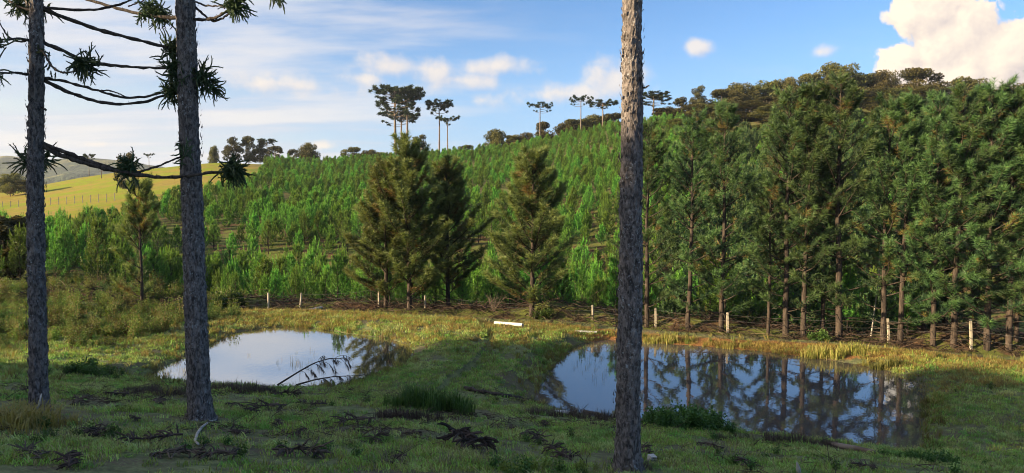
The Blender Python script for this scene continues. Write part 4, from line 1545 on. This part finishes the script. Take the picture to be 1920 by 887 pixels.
# fresh weeds at the bottom edge and here and there
n = 2600
y = 8 + 24 * R.random(n)
x = (R.random(n) * 2 - 1) * (.78 * y + 1)
a = 0.8 * np.exp(-((y - 8.9) / .7) ** 2) * (fbm(x * .9 + 40, y * .6, o=2) > -.05) + .35 * (fbm(x * .5 + 3, y * .5 + 8, o=3) > .26)
keep = (R.random(n) < a) & ~wet(x, y, .2)
x, y = x[keep], y[keep]
scatter('low_weeds', np.stack([x, y, H(x, y)], -1), .25 + .45 * R.random(len(x)), WEED, label='small leafy weeds scattered in the near grass', cat='weeds', tilt=.15, seed=6)

# far bank grass with golden sunlight put into its colour
M['sun_gold'] = foliage_mat('sunlit_grass', (0.16, 0.125, 0.040), (0.42, 0.32, 0.10), None, 0.3, 0.6, var=0.35)
GOLD = [blade_tuft(24, .13, .011, .13, 'sun_gold', 1.1, 0, 26), blade_tuft(20, .18, .011, .12, 'sun_gold', .9, 0, 27)]
n = 15000
x = -13 + 33 * R.random(n)
y = fence_y(x) - .2 - 6.0 * R.random(n) ** 1.4
keep = (R.random(n) < np.clip(.40 + 1.3 * fbm(x * .5 + 70, y * .9, o=3), .03, .9)) & ~wet(x, y, .15) & (y > 22)
x, y = x[keep], y[keep]
scatter('sunlit_grass', np.stack([x, y, H(x, y)], -1), .6 + .6 * R.random(len(x)), GOLD, label='grass painted golden as if sunlit along the far banks below the fence', cat='grass', tilt=.25, seed=13)

# reeds standing in the water
REED = [blade_tuft(7, .28, .007, .10, 'bankgrass', .35, .5, 8), blade_tuft(5, .36, .006, .08, 'bankgrass', .3, .6, 9)]
P_ = []
for cx_, cy_, sx, sy, k, wl in ((585, 690, 60, 20, 60, WL_L), (710, 695, 50, 18, 110, WL_L), (330, 700, 40, 8, 40, WL_L), (1115, 680, 45, 28, 60, WL_R), (1690, 740, 40, 40, 110, WL_R), (780, 668, 40, 14, 130, WL_L), (520, 618, 90, 5, 70, WL_L)):
    for _ in range(k):
        P_.append(at_level(R.normal(cx_, sx * .6), R.normal(cy_, sy * .6), wl - .03))
P_ = np.array(P_)
P_ = P_[wet(P_[:, 0], P_[:, 1], .1)]
scatter('reeds', P_, .3 + .5 * R.random(len(P_)), REED, label='thin reeds standing in the shallow edges of the ponds', cat='reeds', tilt=.1, seed=7)

# slash behind the fence
def stick(seed, n=9):
    global rng
    rng = np.random.default_rng(1500 + seed)
    mb = MB()
    for k in range(n):
        a = rng.random() * 6.28
        c = curve(rng.normal(size=3) * np.array([.25, .25, .06]) + np.array([0, 0, .08]), (math.cos(a), math.sin(a), rng.normal() * .3), .5 + .6 * rng.random(), -.2, 4, .15)
        mb.tube(c, np.linspace(.010, .003, 4) * (1 + rng.random()), 4, False, rng.random() ** 1.5)
    return mb.mesh('slash', M['slash'])


SL = [stick(i) for i in range(4)]
n = 1200
x = -26 + 50 * R.random(n)
y = fence_y(x) + 2.5 + R.normal(size=n) * 1.3
keep = y > fence_y(x) + .5
x, y = x[keep], y[keep]
scatter('logging_slash', np.stack([x, y, H(x, y)], -1), .45 + .6 * R.random(len(x)), SL, label='dark brown heap of logging slash behind the wire fence', cat='brushwood', tilt=.3, seed=8)

TW = [stick(20 + i, 5) for i in range(3)]
n = 5200
y = 8.2 + 13 * R.random(n)
x = -13 + 22 * R.random(n)
keep = ~wet(x, y, .25) & (R.random(n) < np.clip(.30 + 1.5 * fbm(x * .55 + 60, y * .55, o=3), .02, 1) * sstep(8, -2, x))
x, y = x[keep], y[keep]
scatter('twig_litter', np.stack([x, y, H(x, y)], -1), .16 + .26 * R.random(len(x)), TW, label='fine brown twigs littering the grass under the araucarias', cat='twigs', tilt=.2, seed=9)

# ------------------------------------------------------------------ single plants near the ponds
def clump(name, px, py, w, h, forms, label, cat, n=60, depth=.5, mat_mesh=None, seed=0, inst=1.0):
    g = ground_at(px, py)
    Rr = np.random.default_rng(seed)
    half = w / 2 / F * g[1]
    mb = MB()
    for k in range(n):
        dx = Rr.uniform(-1, 1)
        x_, y_ = g[0] + dx * half, g[1] + depth * Rr.normal() * .6
        z_ = Hs(x_, y_)
        src = forms[k % len(forms)]
        vv = np.empty(len(src.vertices) * 3, np.float32)
        src.vertices.foreach_get('co', vv)
        ff_ = np.empty(len(src.polygons) * 3, np.int32)
        src.polygons.foreach_get('vertices', ff_)
        tt = np.empty(len(src.polygons), np.float32)
        src.attributes['tint'].data.foreach_get('value', tt)
        a = Rr.random() * 6.28
        s = inst * (.6 + .6 * Rr.random()) * (1 - .35 * dx * dx)
        vv = vv.reshape(-1, 3) * s
        vv = np.stack([vv[:, 0] * math.cos(a) - vv[:, 1] * math.sin(a), vv[:, 0] * math.sin(a) + vv[:, 1] * math.cos(a), vv[:, 2]], -1)
        mb.add(vv + np.array([x_, y_, z_]) - g, ff_.reshape(-1, 3), tt)
    o = obj(name, mb.mesh(name, src.materials[0]), None, tuple(g))
    return tag(o, label, cat)


TALL = [blade_tuft(40, .55, .016, .14, 'weed', .7, .1, 20), blade_tuft(34, .45, .016, .14, 'weed', .8, .1, 21)]
DRYT = [blade_tuft(36, .32, .010, .16, 'drybrown', 1.0, 0, 22), blade_tuft(30, .24, .010, .16, 'drybrown', 1.1, 0, 23)]
LEAFY = [leaf_plant(16, .45, .075, 'weed', 30, .2), leaf_plant(18, .38, .07, 'weed', 31, .24)]
clump('tall_grass_clump', 805, 768, 165, 60, TALL, 'large dark clump of tall grass on the near slope between the ponds', 'grass clump', 60, .45, seed=1, inst=1.05)
clump('dry_grass_clump', 770, 785, 120, 20, DRYT, 'brown dead grass at the foot of the tall grass clump', 'dry grass', 26, .2, seed=2)
clump('low_shrub', 1290, 806, 150, 45, LEAFY, 'dark green low shrub on the near edge of the right pond', 'shrub', 60, .35, seed=3)
clump('low_shrub', 1735, 868, 130, 40, LEAFY, 'bright green weeds at the near right corner of the right pond', 'shrub', 26, .4, seed=4, inst=.5)
clump('dry_grass_clump', 1470, 830, 260, 20, DRYT, 'dry brown weeds along the near edge of the right pond', 'dry grass', 56, .25, seed=5, inst=.8)
clump('dry_grass_clump', 1090, 785, 230, 20, DRYT, 'brown tangle along the bank left of the right foreground trunk', 'dry grass', 60, .25, seed=6, inst=.9)
clump('dry_grass_clump', 445, 735, 150, 30, DRYT, 'brown dead fern heap right of the thick trunk by the left pond', 'dry grass', 80, .5, seed=7, inst=1.0)
clump('dry_grass_clump', 300, 738, 120, 20, DRYT, 'brown dead growth left of the thick trunk', 'dry grass', 46, .5, seed=8, inst=.8)
clump('reed_clump', 1560, 668, 170, 20, [BANK[1]], 'arching green reeds on the far bank of the right pond', 'reeds', 50, .25, seed=9, inst=1.5)
clump('reed_clump', 1250, 640, 110, 20, [BANK[1]], 'short reeds at the far bank right of the foreground trunk', 'reeds', 30, .2, seed=10, inst=1.3)
clump('reed_clump', 1665, 690, 60, 20, [BANK[1]], 'yellowish reed tuft at the far right corner of the pond', 'reeds', 16, .2, seed=11, inst=1.5)
clump('leafy_weed', 1020, 597, 36, 20, LEAFY, 'small leafy green bush in front of the slash near the single pine', 'weed', 10, .2, seed=12, inst=1.1)
clump('leafy_weed', 1534, 638, 30, 20, LEAFY, 'small green plant at the foot of the tall pines', 'weed', 8, .2, seed=13)
clump('leafy_weed', 430, 578, 60, 20, LEAFY, 'yellow green shrub right of the thick trunk near the fence', 'weed', 30, .3, seed=14, inst=1.7)
clump('leafy_weed', 165, 705, 110, 20, LEAFY, 'leafy weeds between the two left trunks', 'weed', 26, .4, seed=15, inst=.8)
clump('tall_grass_clump', 30, 800, 160, 60, [LAWN[1], BANK[0]], 'fresh green grass at the foot of the slender left trunk', 'grass clump', 90, .5, seed=16, inst=1.4)

BRIGHT = [leaf_plant(9, .22, .05, 'weedbright', 50, .14), leaf_plant(8, .17, .045, 'weedbright', 51, .12)]
clump('leafy_weed', 1010, 884, 230, 20, BRIGHT, 'bright yellow green leafy weeds at the bottom edge left of the right trunk', 'weed', 24, .2, seed=17, inst=.7)
clump('leafy_weed', 1185, 884, 60, 20, DRYT, 'dry brown weeds at the foot of the right foreground trunk', 'dry grass', 16, .15, seed=18, inst=.7)
STALK = [blade_tuft(16, .26, .006, .10, 'drypale', .5, 0, 24), blade_tuft(14, .20, .006, .12, 'drypale', .6, 0, 25)]
n = 5200
y = 8.2 + 16 * R.random(n)
x = -13 + 27 * R.random(n)
keep = (R.random(n) < .45 * np.exp(-((y - 8.9) / .6) ** 2) * np.exp(-((x + 1.3) / 2.0) ** 2) + .30 * (fbm(x * .6 + 20, y * .6 + 30, o=3) > .16)) & ~wet(x, y, .25)
x, y = x[keep], y[keep]
scatter('dry_stalks', np.stack([x, y, H(x, y)], -1), (.30 + .35 * R.random(len(x))) * np.where(y < 9.8, 1.6, 1), STALK, label='pale dry stalks standing in patches of the near grass', cat='dry grass', tilt=.2, seed=12)
# dead grey snag among the tall pines
mb = MB()
g = ground_at(1655, 640, 24)
g = np.array([g[0] + .1, g[1] + 1.2, Hs(g[0] + .1, g[1] + 1.2)])
ps = np.array([at(1652 - (a % 2) * 4, b, g[1]) for a, b in enumerate((640, 520, 420, 375, 340, 312))]) - g
ps[0] = (0, 0, -.1)
mb.tube(ps, (.035, .03, .028, .026, .018, .006), 6)
for k in range(9):
    c = curve(interp(ps, .5 + .045 * k), (random.uniform(-1, 1), random.uniform(-1, .2), .6), random.uniform(.4, 1.0), .1, 5, .15)
    mb.tube(c, np.linspace(.018, .005, 5), 4)
tag(obj('dead_tree', mb.mesh('dead_tree', M['greywood'], True), None, tuple(g)), 'thin grey leafless dead tree among the tall pines on the right', 'dead tree')
# bare grey shrub
mb = MB()
g = ground_at(925, 585, 24)
rng = np.random.default_rng(4)
for k in range(16):
    a = random.random() * 6.28
    c = curve((0, 0, -.05), (math.cos(a) * .6, math.sin(a) * .6, 1.2), random.uniform(.7, 1.5), .1, 6, .1)
    mb.tube(c * .8, np.linspace(.006, .002, 6), 4)
    for q in range(3):
        c2 = curve(interp(c, random.uniform(.4, .8)), rng.normal(size=3) + np.array([0, 0, 1]), .4, 0, 4, .1)
        mb.tube(c2 * .8, np.linspace(.004, .0015, 4), 3)
tag(obj('bare_shrub', mb.mesh('bare_shrub', M['bark_far']), None, tuple(g)), 'leafless grey shrub in front of the fence near the middle', 'shrub')

# ------------------------------------------------------------------ things lying about
def pipe(px0, px1, r, label, hollow=True, lift=0.0):
    a, b = ground_at(*px0), ground_at(*px1)
    a[2] += r * .7 + lift
    b[2] += r * .7 + lift
    mb = MB()
    s = np.linspace(0, 1, 5)[:, None]
    mb.tube(a * (1 - s) + b * s - a, r, 12, False)
    mb.tube((a * (1 - s) + b * s - a)[::-1] * .999, r * .86, 12, False)
    for e, o_ in ((a - a, 1), (b - a, -1)):
        th = np.linspace(0, 6.283, 12, endpoint=False)
        d = (b - a) / np.linalg.norm(b - a)
        s1 = np.cross(d, (0, 0, 1))
        s1 /= np.linalg.norm(s1)
        s2 = np.cross(s1, d)
        o1 = e + (np.cos(th)[:, None] * s1 + np.sin(th)[:, None] * s2) * r
        i1 = e + (np.cos(th)[:, None] * s1 + np.sin(th)[:, None] * s2) * r * .86
        k = np.arange(12)
        k2 = (k + 1) % 12
        mb.add(np.concatenate([o1, i1]), np.concatenate([np.stack([k, k2, k2 + 12], -1), np.stack([k, k2 + 12, k + 12], -1)]))
    tag(obj('plastic_pipe', mb.mesh('plastic_pipe', M['pvc'], True), None, tuple(a)), label, 'pipe')


pipe((1040, 774), (1076, 777), .045, 'short white plastic pipe by the right pond near the foreground trunk')
pipe((928, 612), (980, 616), .08, 'thick white plastic pipe lying on the far end of the dam', lift=.10)
pipe((1078, 623), (1119, 626), .05, 'white plastic pipe at the far left corner of the right pond')
pipe((574, 584), (604, 578), .06, 'pale plastic pipe in front of the slash by the left posts', lift=0.0)

# pale stick curving on the ground
c = [ground_at(*p) for p in ((405, 791), (392, 795), (378, 806), (370, 818), (366, 830), (372, 838))]
c = np.array(c) + np.array([0, 0, .03])
mb = MB()
mb.tube(c - c[0], (.014, .018, .020, .022, .022, .015), 6, True)
tag(obj('pale_stick', mb.mesh('pale_stick', M['greywood'], True), None, tuple(c[0])), 'curved pale stick on the ground right of the thick trunk', 'stick')
# upright pale stake at the bottom
g = ground_at(1503, 893)
tp = at(1494, 866, g[1])
mb = MB()
c = np.array([g - [0, 0, .1], g * .5 + tp * .5 + [-.012, 0, 0], tp]) - g
mb.tube(c, (.032, .030, .008), 6, True)
tag(obj('pale_stake', mb.mesh('pale_stake', M['greywood'], True), None, tuple(g)), 'pale pointed stake sticking up at the bottom edge', 'stake')
# pale block of wood
g = ground_at(1220, 864)
mb = MB()
v = np.array([(x_, y_, z_) for x_ in (-.055, .055) for y_ in (-.04, .04) for z_ in (-.01, .075)]) * (1 + .08 * rng.normal(size=(8, 1)))
mb.add(v, [[0, 1, 3], [0, 3, 2], [4, 6, 7], [4, 7, 5], [0, 4, 5], [0, 5, 1], [2, 3, 7], [2, 7, 6], [1, 5, 7], [1, 7, 3], [0, 2, 6], [0, 6, 4]])
o = obj('pale_block', mb.mesh('pale_block', M['stone']), None, tuple(g))
o.rotation_euler = (0.2, .25, .6)
tag(o, 'small pale broken block beside the right foreground trunk', 'block')
# slanting sticks at slender trunk
c = np.array([ground_at(62, 782), at(78, 738, ground_at(62, 782)[1] + .1)])
mb = MB()
mb.tube(np.array([c[0], c.mean(0) + [.02, 0, 0], c[1]]) - c[0], (.018, .016, .010), 6, True)
tag(obj('pale_stick', mb.mesh('pale_stick', M['greywood'], True), None, tuple(c[0])), 'straight pale stick leaning on the slender left trunk', 'stick')

# white marks by the right shore: pale stones
mb = MB()
k = 0
for k in range(9):
    px, py = 1708 + rng.normal() * 11, 726 + rng.normal() * 11
    g = ground_at(px, py)
    g[2] = max(g[2], WL_R) + .01
    ico = np.array([(1, 0, 0), (-1, 0, 0), (0, 1, 0), (0, -1, 0), (0, 0, .7), (0, 0, -.5)]) * rng.uniform(.02, .075, (6, 1))
    f = [[0, 2, 4], [2, 1, 4], [1, 3, 4], [3, 0, 4], [2, 0, 5], [1, 2, 5], [3, 1, 5], [0, 3, 5]]
    mb = MB()
    mb.add(ico, f)
    tag(obj('pale_stone', mb.mesh('pale_stone', M['stone']), None, tuple(g)), 'pale stone in the small heap at the right shore of the right pond', 'stone', 'pale stones on the right shore')

# fallen log on the bank
c = np.array([ground_at(*p) for p in ((872, 731), (905, 738), (945, 745), (985, 752), (1030, 762), (1080, 772), (1130, 783))]) + np.array([0, 0, .05])
mb = MB()
t = np.linspace(0, len(c) - 1, 30)
cc = np.stack([np.interp(t, np.arange(len(c)), c[:, a]) for a in range(3)], -1)
mb.tube(cc - cc[0] + rng.normal(size=cc.shape) * .012, .055 + .012 * rng.normal(size=30), 9, True)
tag(obj('fallen_log', mb.mesh('fallen_log', M['branch'], True), None, tuple(cc[0])), 'dark fallen log along the bank from grass clump to right pond', 'log')
c = np.array([ground_at(*p) for p in ((1560, 838), (1600, 846), (1640, 853))]) + np.array([0, 0, .05])
mb = MB()
mb.tube(c - c[0], (.05, .06, .04), 7, True)
tag(obj('fallen_log', mb.mesh('fallen_log', M['bark_far'], True), None, tuple(c[0])), 'short grey log at the near right edge of the right pond', 'log')

# dead branch hanging over the left pond
def dead_branch(pl, Y0s, label, nleaf=14):
    P = np.array([at(x_, y_, Y_) for (x_, y_), Y_ in zip(pl, Y0s)])
    o0 = P[0].copy()
    t_ = np.linspace(0, len(P) - 1, 24)
    c_ = np.stack([np.interp(t_, np.arange(len(P)), P[:, a]) for a in range(3)], -1)
    for _ in range(3):
        c_[1:-1] = (c_[:-2] + 2 * c_[1:-1] + c_[2:]) / 4
    mb_ = MB()
    mb_.tube(c_ - o0, np.linspace(.030, .008, 24), 6, True)
    th = thing('dead_branch', label, 'branch', tuple(o0))
    obj('stem', mb_.mesh('dead_stem', M['branch'], True), th)
    lf = MB()
    for k in range(nleaf):
        p = interp(c_, .25 + .72 * (k + random.random()) / nleaf) - o0
        d = np.array([random.uniform(.1, .9), random.uniform(-.5, .5), random.uniform(-.2, .5)])
        q = curve(p, d, random.uniform(.25, .55), -1.3, 6, .08)
        lf.tube(q, (.007, .006, .006, .006, .005, .003), 4, False, .4)
        for j in range(7):
            e = q[-1 - j % 3]
            lf.needles([e] * 4, np.array([.35, 0, -1]) + rng.normal(size=(4, 3)) * .25, .20, .016, .6)
    obj('withered_twigs', lf.mesh('withered_twigs', M['drybrown']), th)


Yb = at_level(530, 723, WL_L)[1]
dead_branch([(520, 722), (560, 697), (590, 680), (618, 672), (655, 673)], [Yb, Yb + .3, Yb + .6, Yb + .8, Yb + .9], 'arching dead branch rising over the near edge of the left pond', 16)
dead_branch([(555, 722), (590, 712), (625, 706), (680, 704)], [Yb, Yb + .2, Yb + .4, Yb + .6], 'low dead branch lying flat over the near edge of the left pond', 14)

# dry fallen branch clumps on the near slope
def grimpa(seed, size):
    global rng
    rng = np.random.default_rng(2000 + seed)
    random.seed(2000 + seed)
    mb = MB()
    st = curve((-size * .5, 0, .04), (1, .1, .15), size, -.2, 7, .12)
    mb.tube(st, np.linspace(.016, .007, 7), 5, True, .3)
    for k in range(34):
        p = interp(st, random.random() * .99)
        a = random.uniform(-1, 1) * 1.3
        sgn = random.choice((-1, 1))
        c = curve(p, (math.cos(a) * .6, sgn * abs(math.sin(a)) + .2 * sgn, random.uniform(-.1, .6)), size * random.uniform(.18, .42), -.6, 5, .18)
        c[:, 2] = np.maximum(c[:, 2], .012)
        mb.tube(c, (.008, .011, .011, .010, .004), 4, False, random.random() ** 1.4)
        m = 10
        b = np.array([interp(c, x_) for x_ in rng.random(m) * .99])
        mb.needles(b, rng.normal(size=(m, 3)) + (c[-1] - c[0]) / np.linalg.norm(c[-1] - c[0]), .035, .012, random.random())
    return mb.mesh('dry_branch', M['drybrown'])


GR = [grimpa(i, s) for i, s in enumerate((.6, .5, .75, .45, .65))]
GPX = [(440, 765), (470, 775), (500, 770), (520, 800), (590, 762), (640, 750), (600, 800), (665, 797), (690, 755), (560, 815), (500, 700 + 38), (660, 735), (705, 830), (770, 820), (860, 840), (905, 842), (955, 810), (1000, 826),
       (1020, 798), (1060, 858), (1330, 842), (150, 760), (180, 820), (250, 790), (290, 830), (330, 860), (130, 875), (60, 860), (410, 860), (1215, 852), (1400, 880), (1620, 880), (560, 860), (300, 760), (740, 868), (450, 815), (220, 745), (535, 745)]
GL = {(860, 840): 'largest dark heap of dry fallen araucaria twigs in the lower middle', (1330, 842): 'reddish brown dry twig clump below the right pond',
      (955, 810): 'dry twig clump right of the tall grass clump', (130, 875): 'dry twig heap at the lower left corner', (410, 860): 'brown dry twig spray below the curved pale stick',
      (1215, 852): 'dry brown twig beside the pale block', (1020, 798): 'dark lump of dry twigs near the short white pipe'}
for i, (px, py) in enumerate(GPX):
    g = ground_at(px, py)
    s = 1.5 if (px, py) == (860, 840) else random.uniform(.5, 1.05)
    o = obj('dry_branch', GR[i % 5], None, tuple(g + np.array([0, 0, .015])))
    o.rotation_euler = (random.uniform(-.1, .1) - .15, 0.05, random.random() * 6.28)
    o.scale = (s, s, s * (1.4 if s > 1.3 else 1))
    tag(o, GL.get((px, py), 'brown dry fallen araucaria twig clump scattered on the near grass slope'), 'dry branch', 'dry branches fallen on the near slope')

# ------------------------------------------------------------------ air
hm, HN, hout = new_mat('haze')
pv = HN.n('ShaderNodeVolumePrincipled')
pv.inputs['Color'].default_value = (0.80, 0.88, 1.0, 1)
pv.inputs['Density'].default_value = 0.00014
pv.inputs['Anisotropy'].default_value = 0.2
HN.link(pv.outputs[0], hout.inputs['Volume'])
gv = bpy.data.objects['ground'].data
co = np.empty(len(gv.vertices) * 3, np.float32)
gv.vertices.foreach_get('co', co)
co = co.reshape(-1, 3)
lo, hi = co.min(0) - np.array([20, 20, 1.0]), co.max(0) + np.array([20, 20, 0])
hi[2] = 150
lo[2] = min(lo[2], -30)
v = [(x_, y_, z_) for x_ in (lo[0], hi[0]) for y_ in (lo[1], hi[1]) for z_ in (lo[2], hi[2])]
me = bpy.data.meshes.new('haze')
me.from_pydata([tuple(map(float, p)) for p in v], [], [(0, 1, 3, 2), (4, 6, 7, 5), (0, 4, 5, 1), (2, 3, 7, 6), (1, 5, 7, 3), (0, 2, 6, 4)])
me.update()
me.materials.append(hm)
tag(obj('haze', me), kind='stuff')
